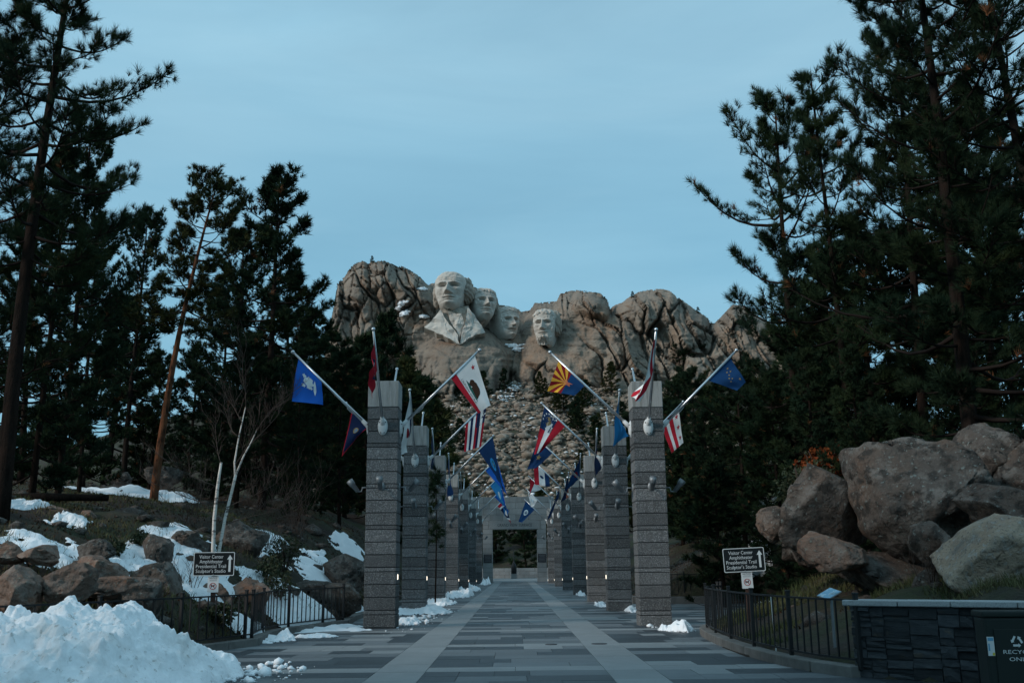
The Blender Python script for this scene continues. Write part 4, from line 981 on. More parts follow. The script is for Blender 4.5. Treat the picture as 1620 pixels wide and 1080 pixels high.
build_flag('flag', 'bright blue flag with white scroll emblem on the outermost left pole', pl, 0.2, Ft, Fb, 'f_blue', [('emblem', EMB, 'f_pale')], amp=0.05, waves=1.0, seed=2)
pl = P_[('left', 0, 'front')]; Ft, Fb = corners(pl, 0.25, (585, 592), (590, 632), 1.0, 0.1, 0.1)
build_flag('flag', 'narrow red flag seen edge-on before the nearest left pillar cap', pl, 0.25, Ft * 0.9, Fb, 'f_red', [('diamond', [[(0.2, 0.5), (0.5, 0.12), (0.8, 0.5), (0.5, 0.88)]], 'f_navy'), ('diamond_centre', [[(0.3, 0.5), (0.5, 0.25), (0.7, 0.5), (0.5, 0.75)]], 'f_white')], amp=0.06, waves=1.6, seed=3)
pl = P_[('left', 1, 'inner')]; Ft, Fb = corners(pl, 0.0, (761, 706), (734, 715), 1.15)
build_flag('flag', 'red, white and dark blue striped flag below the bear flag', pl, 0.0, Ft, Fb, 'f_red',
           [('stripe', [rect(0, 0.12, 1, 0.25), rect(0, 0.5, 1, 0.62), rect(0, 0.75, 1, 0.87)], 'f_white'), ('stripe', [rect(0, 0.25, 1, 0.37), rect(0, 0.62, 1, 0.75)], 'f_navy'), ('canton', [rect(0, 0, 0.45, 0.45)], 'f_navy'), ('cross', [rect(0.18, 0, 0.27, 0.45), rect(0, 0.18, 0.45, 0.27)], 'f_white')],
           amp=0.05, waves=1.2, seed=4, hoist=1.15)
pl = P_[('left', 1, 'front')]; Ft, Fb = corners(pl, 0.2, (631, 722), (644, 716), 1.0, 0.1, 0.1)
build_flag('flag', 'narrow white flag with dark edge hanging between the first two left pillars', pl, 0.2, Ft, Fb, 'f_white', [('hoist_band', [rect(0, 0.75, 0.6, 1)], 'f_navy'), ('emblem', [disc(0.55, 0.55, 0.16)], 'f_maroon')], amp=0.05, waves=1.4, seed=5)
pl = P_[('left', 1, 'outer')]; Ft, Fb = corners(pl, 0.3, (541, 722), (566, 690), 1.0)
build_flag('flag', 'dark navy flag with red border and small seal, left of the nearest left pillar', pl, 0.3, Ft, Fb, 'f_navy', [('border', [rect(0, 0, 1, 0.05), rect(0, 0.95, 1, 1), rect(0.96, 0, 1, 1)], 'f_red'), ('seal', [disc(0.45, 0.5, 0.15)], 'f_tan'), ('seal_centre', [disc(0.45, 0.5, 0.10)], 'f_sky')], amp=0.05, waves=1.0, seed=6)
pl = P_[('left', 2, 'inner')]; Ft, Fb = corners(pl, 0.0, (799, 792), (788, 779), 1.05)
build_flag('flag', 'dark blue flag with teal seal on the third inner left pole', pl, 0.0, Ft, Fb, 'f_mid', [('seal', [disc(0.42, 0.5, 0.20)], 'f_sky'), ('seal_centre', [disc(0.42, 0.5, 0.14)], 'f_green'), ('seal_core', [disc(0.42, 0.5, 0.07)], 'f_tan')], amp=0.06, waves=1.2, seed=7, gather=0.3)
pl = P_[('left', 3, 'inner')]; Ft, Fb = corners(pl, 0.0, (803, 786), (796, 790), 1.05)
build_flag('flag', 'plain deep blue flag on the fourth inner left pole', pl, 0.0, Ft, Fb, 'f_blue', [('emblem', [disc(0.45, 0.5, 0.18)], 'f_mid')], amp=0.05, waves=1.2, seed=8, gather=0.3)
pl = P_[('left', 4, 'inner')]; Ft, Fb = corners(pl, 0.0, (798, 818), (794, 812), 1.05)
build_flag('flag', 'light sky-blue flag on the fifth inner left pole', pl, 0.0, Ft, Fb, 'f_sky', [('emblem', [disc(0.45, 0.5, 0.18)], 'f_pale')], amp=0.05, waves=1.2, seed=9, gather=0.3)
pl = P_[('left', 5, 'inner')]; Ft, Fb = corners(pl, 0.0, (803, 815), (800, 812), 1.05)
build_flag('flag', 'bright blue flag on the sixth inner left pole', pl, 0.0, Ft, Fb, 'f_blue', [('band', [rect(0, 0.4, 1, 0.6)], 'f_sky')], amp=0.05, waves=1.2, seed=10, gather=0.3)
pl = P_[('left', 6, 'inner')]; Ft, Fb = corners(pl, 0.0, (809, 829), (804, 828), 1.05)
build_flag('flag', 'small black flag with red and white ends on the farthest left pole', pl, 0.0, Ft, Fb, 'f_navy', [('band', [rect(0, 0, 0.16, 1), rect(0.84, 0, 1, 1)], 'f_red'), ('band', [rect(0.16, 0, 0.24, 1), rect(0.76, 0, 0.84, 1)], 'f_white'), ('seal', [disc(0.5, 0.5, 0.25)], 'f_white')], amp=0.04, waves=1.2, seed=11, gather=0.2)
pl = P_[('left', 2, 'front')]; Ft, Fb = corners(pl, 0.15, (682, 742), (688, 742), 1.0)
build_flag('flag', 'dark narrow flag on the front pole of the third left pillar', pl, 0.15, Ft, Fb, 'f_navy', [('seal', [disc(0.5, 0.5, 0.18)], 'f_tan')], amp=0.05, waves=1.4, seed=12)
pl = P_[('left', 3, 'front')]; Ft, Fb = corners(pl, 0.15, (708, 786), (716, 782), 1.0)
build_flag('flag', 'narrow blue flag with pale yellow seal before the fourth left pillar', pl, 0.15, Ft, Fb, 'f_mid', [('seal', [disc(0.5, 0.5, 0.30)], 'f_tan'), ('seal_centre', [disc(0.5, 0.5, 0.2)], 'f_pale')], amp=0.05, waves=1.4, seed=13)
# --- right row
pl = P_[('right', 0, 'inner')]; Ft, Fb = corners(pl, 0.32, (866, 618), (909, 626), 1.06)
build_flag('flag', 'flag with red and yellow sun rays, copper star and blue lower half', pl, 0.32, Ft, Fb, 'f_maroon', [('lower_half', [rect(0, 0.5, 1, 1)], 'f_azblue'), ('rays', AZR, 'f_gold'), ('star', [star(0.5, 0.5, 0.25)], 'f_copper')], amp=0.045, waves=1.1, seed=14, hoist=1.06)
pl = P_[('right', 0, 'front')]; Ft, Fb = corners(pl, 0.22, (1004, 634), (1014, 632), 1.0, 0.35, -0.1)
build_flag('flag', 'white flag with red diagonal cross before the nearest right pillar', pl, 0.22, Ft, Fb, 'f_white', [('saltire', [[(0, 0), (0.1, 0), (1, 0.85), (1, 1), (0.9, 1), (0, 0.15)], [(0.9, 0), (1, 0), (1, 0.15), (0.1, 1), (0, 1), (0, 0.85)]], 'f_red')], amp=0.17, waves=0.45, seed=15.3)
pl = P_[('right', 0, 'outer')]; Ft, Fb = corners(pl, 0.25, (1180, 604), (1166, 618), 1.0)
AK = [star(a, b, 0.055) for a, b in ((0.22, 0.30), (0.30, 0.42), (0.36, 0.30), (0.42, 0.46), (0.50, 0.58), (0.58, 0.50), (0.62, 0.66))] + [star(0.78, 0.22, 0.085)]
build_flag('flag', 'dark blue flag with small gold stars on the outermost right pole', pl, 0.25, Ft, Fb, 'f_azblue', [('stars', AK, 'f_tan')], amp=0.045, waves=1.0, seed=16)
pl = P_[('right', 1, 'inner')]; Ft, Fb = corners(pl, 0.12, (845, 719), (866, 724), 1.12)
GA = [star(0.22 + 0.16 * math.cos(2 * math.pi * k / 13) , 0.33 + 0.25 * math.sin(2 * math.pi * k / 13), 0.045) for k in range(13)]
build_flag('flag', 'red, white and red flag with blue starred corner on the second inner right pole', pl, 0.12, Ft, Fb, 'f_red', [('stripe', [rect(0, 0.34, 1, 0.66)], 'f_white'), ('canton', [rect(0, 0, 0.44, 0.66)], 'f_mid'), ('stars', GA, 'f_white'), ('arch', [disc(0.22, 0.33, 0.15)], 'f_tan')], amp=0.06, waves=1.1, seed=17, hoist=1.12, gather=0.3)
pl = P_[('right', 1, 'front')]; Ft, Fb = corners(pl, 0.25, (968, 706), (996, 690), 1.0)
build_flag('flag', 'light blue flag hanging before the second right pillar', pl, 0.25, Ft, Fb, 'f_sky', [('diamond', [[(0.25, 0.5), (0.5, 0.2), (0.75, 0.5), (0.5, 0.8)]], 'f_sky')], amp=0.06, waves=1.1, seed=18)
pl = P_[('right', 1, 'outer')]; Ft, Fb = corners(pl, 0.25, (1081, 700), (1062, 717), 1.0)
build_flag('flag', 'white flag with two red stripes and stars, right of the nearest right pillar', pl, 0.25, Ft, Fb, 'f_white', [('stripe', [rect(0, 0.38, 1, 0.60), rect(0, 0.78, 1, 1.0)], 'f_red'), ('stars', [star(0.2 + 0.3 * k, 0.17, 0.12) for k in range(3)], 'f_red')], amp=0.05, waves=1.1, seed=19)
pl = P_[('right', 2, 'inner')]; Ft, Fb = corners(pl, 0.1, (834, 742), (858, 750), 1.1)
build_flag('flag', 'deep blue flag half hidden by the red and white flag', pl, 0.1, Ft, Fb, 'f_mid', [('emblem', [star(0.5, 0.5, 0.2)], 'f_tan')], amp=0.08, waves=1.2, seed=20, gather=0.3)
pl = P_[('right', 2, 'front')]; Ft, Fb = corners(pl, 0.2, (940, 752), (951, 742), 1.0)
build_flag('flag', 'narrow dark blue flag with orange seal before the third right pillar', pl, 0.2, Ft, Fb, 'f_navy', [('seal', [disc(0.45, 0.5, 0.2)], 'f_copper')], amp=0.05, waves=1.3, seed=21)
pl = P_[('right', 3, 'inner')]; Ft, Fb = corners(pl, 0.1, (846, 766), (868, 768), 1.2)
build_flag('flag', 'blue, white and red banded flag on the fourth inner right pole', pl, 0.1, Ft, Fb, 'f_white', [('band', [rect(0, 0, 1, 0.3)], 'f_red'), ('band', [rect(0, 0.7, 1, 1)], 'f_mid'), ('emblem', [disc(0.5, 0.5, 0.12)], 'f_mid')], amp=0.05, waves=1.1, seed=22, hoist=1.3)
pl = P_[('right', 3, 'front')]; Ft, Fb = corners(pl, 0.2, (894, 776), (916, 760), 1.0)
build_flag('flag', 'dark blue flag hanging before the fourth right pillar', pl, 0.2, Ft, Fb, 'f_azblue', [('seal', [disc(0.5, 0.5, 0.2)], 'f_maroon')], amp=0.05, waves=1.2, seed=23)
pl = P_[('right', 4, 'inner')]; Ft, Fb = corners(pl, 0.1, (838, 786), (842, 786), 1.2)
build_flag('flag', 'red and white flag on the fifth inner right pole', pl, 0.1, Ft, Fb, 'f_white', [('band', [rect(0, 0, 1, 0.4)], 'f_red')], amp=0.05, waves=1.1, seed=24, hoist=1.2, gather=0.3)
pl = P_[('right', 4, 'front')]; Ft, Fb = corners(pl, 0.2, (886, 797), (899, 786), 1.0)
build_flag('flag', 'dark flag with orange edge before the fifth right pillar', pl, 0.2, Ft, Fb, 'f_navy', [('band', [rect(0, 0.75, 1, 1)], 'f_copper')], amp=0.05, waves=1.2, seed=25)
pl = P_[('right', 5, 'inner')]; Ft, Fb = corners(pl, 0.1, (840, 802), (848, 803), 1.2)
build_flag('flag', 'plain white flag on the sixth inner right pole', pl, 0.1, Ft, Fb, 'f_white', [('emblem', [disc(0.5, 0.5, 0.2)], 'f_pale')], amp=0.05, waves=1.1, seed=26, hoist=1.2, gather=0.2)
pl = P_[('right', 6, 'inner')]; Ft, Fb = corners(pl, 0.15, (820, 825), (826, 826), 1.3)
build_flag('flag', 'dark blue flag with white seal on the farthest right pole', pl, 0.15, Ft, Fb, 'f_azblue', [('seal', [disc(0.45, 0.5, 0.24)], 'f_pale'), ('seal_centre', [disc(0.45, 0.5, 0.14)], 'f_azblue')], amp=0.05, waves=1.0, seed=27, hoist=1.3)
pl = P_[('right', 5, 'front')]; Ft, Fb = corners(pl, 0.15, (864, 826), (871, 815), 1.0)
build_flag('flag', 'small dark blue flag before the sixth right pillar', pl, 0.15, Ft, Fb, 'f_mid', [('emblem', [disc(0.5, 0.5, 0.2)], 'f_navy')], amp=0.05, waves=1.1, seed=28)
# ------------------------------------------------------------------ helpers on the terrain
def hit(u, v, y0=8.0, y1=170.0):
    d = ray(u, v); ys = np.linspace(y0, y1, 2600); t = ys / d[1]; X = d[0] * t; Z = EYE + d[2] * t
    g = tz(X, ys); k = np.argmax(Z < g)
    return np.array([X[k], ys[k], g[k]])
def local_sheet(name, cx, cy, rx, ry, ang_, thick, seed, mt, base=None, nx=60, ny=60, lump=0.35, freq=1.0, sharp=0.6, spread=0.55, chunk=0.0):
    """snow lying on the ground: an uneven heap with a ragged edge"""
    base = base or tz
    a, b = np.meshgrid(np.linspace(-1.25, 1.25, nx), np.linspace(-1.25, 1.25, ny))
    c_, s_ = math.cos(ang_), math.sin(ang_)
    X = cx + a * rx * c_ - b * ry * s_; Y = cy + a * rx * s_ + b * ry * c_
    r2 = a * a + b * b
    e = 1 - r2 + spread * fbm(a * freq * 2.2 + seed, b * freq * 2.2, seed, 3, 4, 0.5)
    h = thick * np.sign(e) * np.abs(e) ** sharp
    h = h + (e > 0) * thick * lump * fbm(X * 2.2, Y * 2.2, seed * 1.7, 9, 4) * np.clip(e * 2, 0, 1)
    if chunk > 0:
        for sc_, am in ((1.3, 1.0), (2.9, 0.75), (6.3, 0.5), (13.0, 0.42)):
            bl = 0.42 - np.abs(vnoise(X * sc_ + 0.35 * vnoise(X * 2, Y * 2, seed, 3), Y * sc_, seed, int(sc_ * 10)))
            h = h + np.clip(e * 3, 0, 1) * chunk * am * bl
    Z = base(X, Y) + np.where(e > 0, np.maximum(h, 0.004), -0.03)
    kp = (e > -0.06); fc = grid_faces(ny, nx); fc = fc[kp.ravel()[fc].all(1)]
    P = np.stack([X, Y, Z], -1).reshape(-1, 3)
    us = np.unique(fc); rm = np.zeros(len(P), int); rm[us] = np.arange(len(us))
    o = np.array([cx, cy, float(base(np.array([cx]), np.array([cy]))[0])])
    return link(name, mesh_np(name, P[us] - o, rm[fc], mt, True), None, o)
flatg = lambda X, Y: np.zeros_like(np.asarray(X, float)) + 0.003
# ---- the big heap of ploughed snow at lower left
o = local_sheet('snow_heap', -6.62, 14.75, 2.15, 3.2, -0.28, 1.10, 1.3, MT['snow_dirty'], flatg, 320, 320, 0.12, 0.9, 0.85, 0.20, 0.17)
tag(o, 'large lumpy heap of ploughed snow at the lower left', 'snow heap')
def snow(label, u, v, wpx, hpx, thick, seed, on_ground=False, cat='snow', Yr=None, ang_=0.0, lump=0.4, chunk=0.0, grp=None, spread=0.6):
    p = gnd(u, v) if on_ground else hit(u, v)
    rx = wpx * p[1] / FOC / 2
    ry = Yr if Yr else rx
    o = local_sheet('snow_patch', p[0], p[1], rx, ry, ang_, thick, seed, MT['snow'], flatg if on_ground else tz, 70, 70, lump, 1.0, 0.95 if on_ground else 0.6, spread, chunk)
    return tag(o, label, cat, grp or 'patches of old snow')
snow('snow spilled beside the nearest left pillar', 645, 984, 40, 0, 0.10, 2, True, Yr=1.5, chunk=0.04)
snow('long snow pile between the first and second left pillars', 668, 968, 92, 0, 0.17, 3, True, Yr=2.6, ang_=-0.08, chunk=0.07)
snow('snow pile beside the second left pillar', 694, 955, 54, 0, 0.2, 4, True, Yr=2.8, chunk=0.08)
snow('tall snow pile beside the third left pillar', 722, 943, 46, 0, 0.36, 5, True, Yr=4.0, chunk=0.10)
snow('low snow pile beside the fifth left pillar', 748, 933, 24, 0, 0.25, 6, True, Yr=4, chunk=0.2)
snow('small snow pile by the left foot of the gateway', 768, 924, 16, 0, 0.5, 61, True, Yr=4, chunk=0.1)
snow('snow lump against the end of the right kerb', 1074, 996, 58, 0, 0.15, 7, True, Yr=0.9, chunk=0.03)
snow('thin snow beside the second right pillar', 998, 966, 26, 0, 0.10, 8, True, Yr=1.6, chunk=0.1)
snow('small snow scrap at the foot of the third right pillar', 950, 958, 16, 0, 0.10, 9, True, Yr=1.6, chunk=0.1)
snow('small snow scrap at the foot of the fourth right pillar', 918, 941, 14, 0, 0.16, 10, True, Yr=2, chunk=0.1)
snow('snow lump on the paving at the corner of the left kerb', 442, 1013, 46, 0, 0.16, 11, True, Yr=0.5, chunk=0.05)
snow('thin streak of snow on the paving along the left kerb', 500, 1007, 60, 0, 0.05, 12, True, Yr=0.4, chunk=0.05)
for lab, u, v, w, Yr, sd in [('broad snow patch behind the reddish boulders at far left', 60, 868, 150, 1.3, 21), ('small snow patch on the grass at left', 108, 834, 52, 0.9, 22), ('snow slope running down between the left boulders', 250, 868, 100, 3.2, 23),
                             ('steep tongue of snow behind the left direction sign', 325, 915, 100, 2.6, 24), ('snow running down left of the dark boulder', 205, 900, 70, 1.4, 25), ('long snow strip high on the left bank', 205, 775, 190, 2.6, 26), ('lower end of the snow strip on the left bank', 285, 792, 60, 1.2, 261),
                             ('snow patch behind the birch boulder', 418, 858, 46, 2.4, 27), ('rounded snow patch behind the short left fence', 500, 882, 50, 2.6, 28), ('snow streak left of the nearest left pillar', 552, 862, 44, 3.0, 29),
                             ('snow bank below the short left fence', 480, 972, 190, 1.7, 30), ('snow lying under the left direction sign', 380, 985, 130, 1.3, 31), ('snow behind the left fence corner', 520, 925, 110, 2.6, 32),
                             ('snow scrap at the foot of the dark left pines', 30, 800, 50, 1.5, 33), ('snow glimpsed far behind the right direction sign', 1205, 893, 26, 1.6, 34), ('snow scrap behind the right fence', 1197, 940, 16, 0.6, 35), ('snow scrap between the dark right pines', 1170, 790, 20, 2, 36)]:
    snow(lab, u, v, w, 0, 0.12, sd, Yr=Yr, spread=0.75)

# ------------------------------------------------------------------ boulders
def boulder_mesh(seed, cuts=7, rough=0.11):
    r = np.random.default_rng(seed)
    bm = bmesh.new(); bmesh.ops.create_icosphere(bm, subdivisions=5, radius=1.0)
    V = np.array([v.co[:] for v in bm.verts]); Fc = np.array([[v.index for v in f.verts] for f in bm.faces]); bm.free()
    for k in range(cuts):
        n = r.normal(size=3); n /= np.linalg.norm(n); c = r.uniform(0.40, 0.78)
        d = V @ n; V = V - np.outer(np.clip(d - c, 0, None) * 0.93, n)
    s = seed * 3.1
    nrm = V / (np.linalg.norm(V, axis=1)[:, None] + 1e-9)
    dsp = rough * fbm(V[:, 0] * 1.3 + s, V[:, 1] * 1.3, V[:, 2] * 1.3, 4, 4) + 0.05 * fbm(V[:, 0] * 5 + s, V[:, 1] * 5, V[:, 2] * 7, 8, 4)
    f = np.abs(fbm(V[:, 0] * 1.1 + s, V[:, 1] * 1.1 + 4, V[:, 2] * 1.6, 15, 2)); dsp = dsp - 0.10 * np.exp(-(f / 0.03) ** 2)
    f = np.abs(fbm(V[:, 0] * 1.6 + s, V[:, 1] * 1.6 + 9, V[:, 2] * 0.8, 25, 2)); dsp = dsp - 0.06 * np.exp(-(f / 0.025) ** 2)
    V = V + nrm * dsp[:, None]
    for k in range(cuts):
        n = r.normal(size=3); n /= np.linalg.norm(n); d = V @ n; c = np.quantile(d, r.uniform(0.86, 0.97))
        V = V - np.outer(np.clip(d - c, 0, None), n)
    V = V + nrm * (0.018 * fbm(V[:, 0] * 6 + s, V[:, 1] * 6, V[:, 2] * 9, 31, 4))[:, None]
    return V, Fc
def boulder(label, u, v, w, h, Y, mt, seed, rot=0.0, dep=0.9, tilt=0.0, cuts=7):
    c = at(u, v, Y); k = Y / FOC * 1.1
    V, Fc = boulder_mesh(seed, cuts)
    ext = np.array([np.ptp(V[:, i]) for i in range(3)])
    V = V / ext * np.array([w * k, w * k * dep, h * k * 1.04])
    o = link('boulder', mesh_np('boulder', V, Fc, MT[mt], True), None, c, (0, tilt, rot))
    return tag(o, label, 'boulder', 'boulders')
for i, a in enumerate([
    ('big rounded reddish boulder at the far left edge', 24, 928, 84, 76, 18.6, 'boulder'), ('smooth reddish boulder beside the far left one', 99, 924, 78, 62, 19.0, 'boulder'), ('small flat-topped boulder at the left edge, upper row', 8, 880, 44, 32, 20.4, 'boulder'),
    ('long flat reddish slab lying on the left boulders', 64, 882, 82, 30, 20.6, 'boulder'), ('rough dark boulder with orange stain above the snow heap', 148, 906, 98, 56, 20.8, 'boulder'), ('grey boulder tucked behind the rough dark one', 153, 868, 54, 34, 22.4, 'boulder_grey'),
    ('low orange boulder just above the snow heap', 165, 932, 70, 32, 20.2, 'boulder'), ('dark boulder behind the left end of the fence', 214, 940, 78, 62, 20.6, 'boulder_grey'), ('upright grey boulder standing in the snow slope', 249, 877, 44, 52, 25.0, 'boulder_grey'),
    ('tall dark pointed boulder behind the left fence', 258, 938, 90, 98, 22.6, 'boulder_grey'), ('grey boulder at the top of the snow slope', 287, 862, 62, 50, 27.5, 'boulder_grey'), ('boulder behind the left sign post', 338, 955, 66, 52, 25.8, 'boulder'),
    ('broad dark boulder behind the birch', 382, 862, 74, 60, 30.5, 'boulder_grey'), ('brown boulder right of the left sign post', 392, 944, 70, 60, 27.0, 'boulder'), ('large boulder behind the short left fence', 503, 940, 96, 64, 31.5, 'boulder_grey'),
    ('dark boulder left of the nearest left pillar', 548, 908, 70, 56, 35.5, 'boulder_grey'), ('flat layered rock high on the left bank', 76, 812, 78, 30, 28.0, 'boulder'), ('thin tilted slab on the left grass', 142, 818, 26, 16, 28.0, 'boulder'),
    ('low rock among grass above the left snow slope', 200, 818, 56, 26, 30.0, 'boulder_grey'), ('rock on the left bank below the leaning pine', 190, 757, 40, 22, 45.0, 'boulder_grey'), ('brown rock on the wooded left bank', 265, 752, 60, 34, 48.0, 'boulder_grey')]):
    boulder(*a, seed=100 + i, rot=0.5 * i, dep=0.8, cuts=9 if 'slab' in a[0] or 'flat' in a[0] else 10)
for i, a in enumerate([
    ('huge lichened boulder in the middle of the right outcrop', 1440, 802, 200, 176, 22.5, 'boulder_grey', 0.15), ('broad lichened boulder at the left of the right outcrop', 1300, 832, 142, 134, 24.0, 'boulder_grey', 0.3), ('tall boulder crowning the right outcrop', 1566, 732, 116, 112, 23.5, 'boulder_grey', -0.45),
    ('boulder at the right frame edge near the outcrop top', 1625, 775, 100, 150, 22.5, 'boulder_grey', -0.5), ('long sloping boulder above the pale one at right', 1592, 822, 150, 88, 20.4, 'boulder_grey', -0.35), ('large pale speckled boulder at lower right', 1585, 884, 200, 104, 18.2, 'boulder_pale', 0.25),
    ('small wedge boulder left of the pale one', 1484, 872, 68, 66, 19.6, 'boulder_grey', -0.3), ('small boulder at the left tip of the right outcrop', 1229, 828, 60, 56, 26.0, 'boulder_grey', 0.3), ('fractured pinkish boulder under the broad lichened one', 1312, 878, 96, 52, 22.0, 'boulder', 0.15),
    ('rough boulder behind the crest of the right outcrop', 1405, 752, 84, 50, 25.5, 'boulder_grey', 0.0), ('shadowed boulder beneath the huge lichened one', 1420, 905, 190, 60, 23.0, 'boulder_grey', 0.0), ('low shadowed rock behind the stone wall', 1520, 946, 150, 40, 19.5, 'boulder_grey', 0.0),
    ('rounded rock in the gap below the crowning boulder', 1562, 778, 42, 28, 22.2, 'boulder_grey', 0.1)]):
    boulder(*a[:7], seed=150 + i, rot=0.7 * i, dep=0.85, tilt=a[7], cuts=19)

# ------------------------------------------------------------------ pines
def tuft_templates(nn, nl, nw, seed, k=5, axis=0.5):
    r = np.random.default_rng(seed); out = []
    for _ in range(k):
        t = r.uniform(0, 1, nn); az = r.uniform(0, 6.283, nn); el = np.radians(r.uniform(22, 78, nn)) * (1 - 0.45 * t)
        d = np.stack([np.sin(el) * np.cos(az), np.sin(el) * np.sin(az), np.cos(el)], -1); L = nl * r.uniform(0.75, 1.1, nn)
        b = np.stack([0 * t, 0 * t, t * axis * nl], -1); w = np.cross(d, r.normal(size=(nn, 3))); w /= np.linalg.norm(w, axis=1)[:, None]
        tri = np.stack([b + w * nw / 2, b - w * nw / 2, b + d * L[:, None]], 1)
        out.append(tri)
    return np.array(out)                                   # (k, nn, 3, 3)
def pine(seed, H, cb, rmax, nb, nn, nl, nw, tr=0.22, bend=(0, 0), prof=0.75, dead=0.02, stations=7, dens=1.0, topround=0.0, needles='needles', bark='bark', up=0.0, thin=0.0):
    r = np.random.default_rng(seed)
    ph = r.uniform(0, 6, 2)
    def trunk(z):
        t = np.maximum(np.asarray(z, float) / H, 0.0)
        return np.stack([bend[0] * t ** 1.4 + 0.10 * np.sin(t * 5 + ph[0]), bend[1] * t ** 1.4 + 0.10 * np.sin(t * 4 + ph[1]), np.asarray(z, float) + 0 * t], -1)
    zt = np.linspace(-0.5, H, 16)
    tubes = [([trunk(z) for z in zt], [tr * (1 - 0.92 * max(z, 0) / H) ** 0.85 + 0.01 for z in zt], 9)]
    btubes = []; TP, TD, TS = [], [], []
    zs = cb + (H - cb) * (np.arange(nb) + r.uniform(0, 1, nb)) / nb
    for i, z in enumerate(zs):
        t = (z - cb) / (H - cb)
        R = rmax * ((1 - t) ** prof * (0.55 + 0.45 * min(1, t * 5 + 0.35)) + 0.06 + topround * math.sin(t * math.pi) * 0.6)
        L = R * r.choice([0.45, 0.65, 0.8, 0.95, 1.05, 1.2]) * r.uniform(0.9, 1.1)
        if r.random() < thin: L *= 0.45
        az = i * 2.4 + r.uniform(-0.5, 0.5)
        e = math.radians(-14 + 52 * t + up + r.uniform(-10, 10))
        h = np.array([math.cos(az), math.sin(az), 0]); b0 = trunk(z)
        s = np.linspace(0, 1, 7)
        side = np.array([-h[1], h[0], 0]) * r.uniform(-0.18, 0.18)
        pts = [b0 + h * L * q * math.cos(e) + side * L * q * q + np.array([0, 0, L * (q * math.sin(e) - 0.10 * math.sin(q * 3.14) + 0.16 * q ** 3)]) for q in s]
        br = 0.012 + 0.015 * L
        q0 = r.uniform(0.25, 0.5); dn_ = dens * (1.0 if r.random() > 0.25 else r.uniform(0.3, 0.7))
        btubes.append((pts, [br * (1 - 0.85 * q) for q in s], 4))
        for j in range(stations):
            q = q0 + (0.98 - q0) * ((j + r.uniform(0, 0.9)) / stations) ** 0.8
            if r.random() > dn_: continue
            a = q * 6; k = min(int(a), 5); p = pts[k] + (pts[k + 1] - pts[k]) * (a - k); bd = pts[k + 1] - pts[k]; bd = bd / np.linalg.norm(bd)
            sd_ = 1 if (j + i) % 2 else -1
            lat = np.cross(bd, [0, 0, 1]); lat /= np.linalg.norm(lat) + 1e-9
            tw = bd * r.uniform(0.45, 0.9) + lat * sd_ * r.uniform(0.4, 1.0) + np.array([0, 0, r.uniform(-0.05, 0.55)]); tw /= np.linalg.norm(tw)
            tl = L * (0.08 + 0.20 * (1.05 - q)) * r.uniform(0.6, 1.4) + nl * 0.5
            btubes.append(([p, p + tw * tl * 0.6 + np.array([0, 0, -0.02]), p + tw * tl], [br * 0.35, br * 0.28, br * 0.15], 3))
            for f in (1.0, 0.9, 0.62, 0.35):
                TP.append(p + tw * tl * f + r.normal(size=3) * nl * 0.25); dd = tw * 0.8 + np.array([0, 0, 0.5]) + r.normal(size=3) * 0.45; TD.append(dd / np.linalg.norm(dd)); TS.append(r.uniform(0.75, 1.2))
            dd = tw * 0.4 + lat * -sd_ * 0.6 + np.array([0, 0, 0.4]); TP.append(p + dd * nl * 0.5); TD.append(dd / np.linalg.norm(dd)); TS.append(r.uniform(0.65, 1.0))
        for _ in range(2):
            dd = (pts[-1] - pts[-2]); dd = dd / np.linalg.norm(dd) + np.array([0, 0, 0.3]) + r.normal(size=3) * 0.35; TP.append(pts[-1] - dd * 0.05); TD.append(dd / np.linalg.norm(dd)); TS.append(r.uniform(0.9, 1.25))
    TP.append(trunk(H)); TD.append(np.array([0, 0, 1.0])); TS.append(1.2)
    TP, TD, TS = np.array(TP), np.array(TD), np.array(TS)
    tmp = tuft_templates(nn, nl, nw, seed + 1); n = len(TP)
    T = tmp[r.integers(0, len(tmp), n)]
    a = np.cross(TD, r.normal(size=(n, 3))); a /= np.linalg.norm(a, axis=1)[:, None]; b = np.cross(TD, a)
    Mx = np.stack([a, b, TD], 1)                                 # rows = local axes
    W = np.einsum('nkvi,nij->nkvj', T, Mx) * TS[:, None, None, None] + TP[:, None, None, :]
    V = W.reshape(-1, 3); Fc = np.arange(len(V)).reshape(-1, 3)
    mi = np.repeat((r.random(n) < dead).astype(int), nn)
    crown = mesh_np('crown', V, Fc, [MT[needles], MT['needles_dead']], False, mi)
    return dict(H=H, trunk=tubes_mesh('trunk', tubes, MT[bark]), limbs=tubes_mesh('limbs', btubes, MT['limb_bark']), crown=crown)
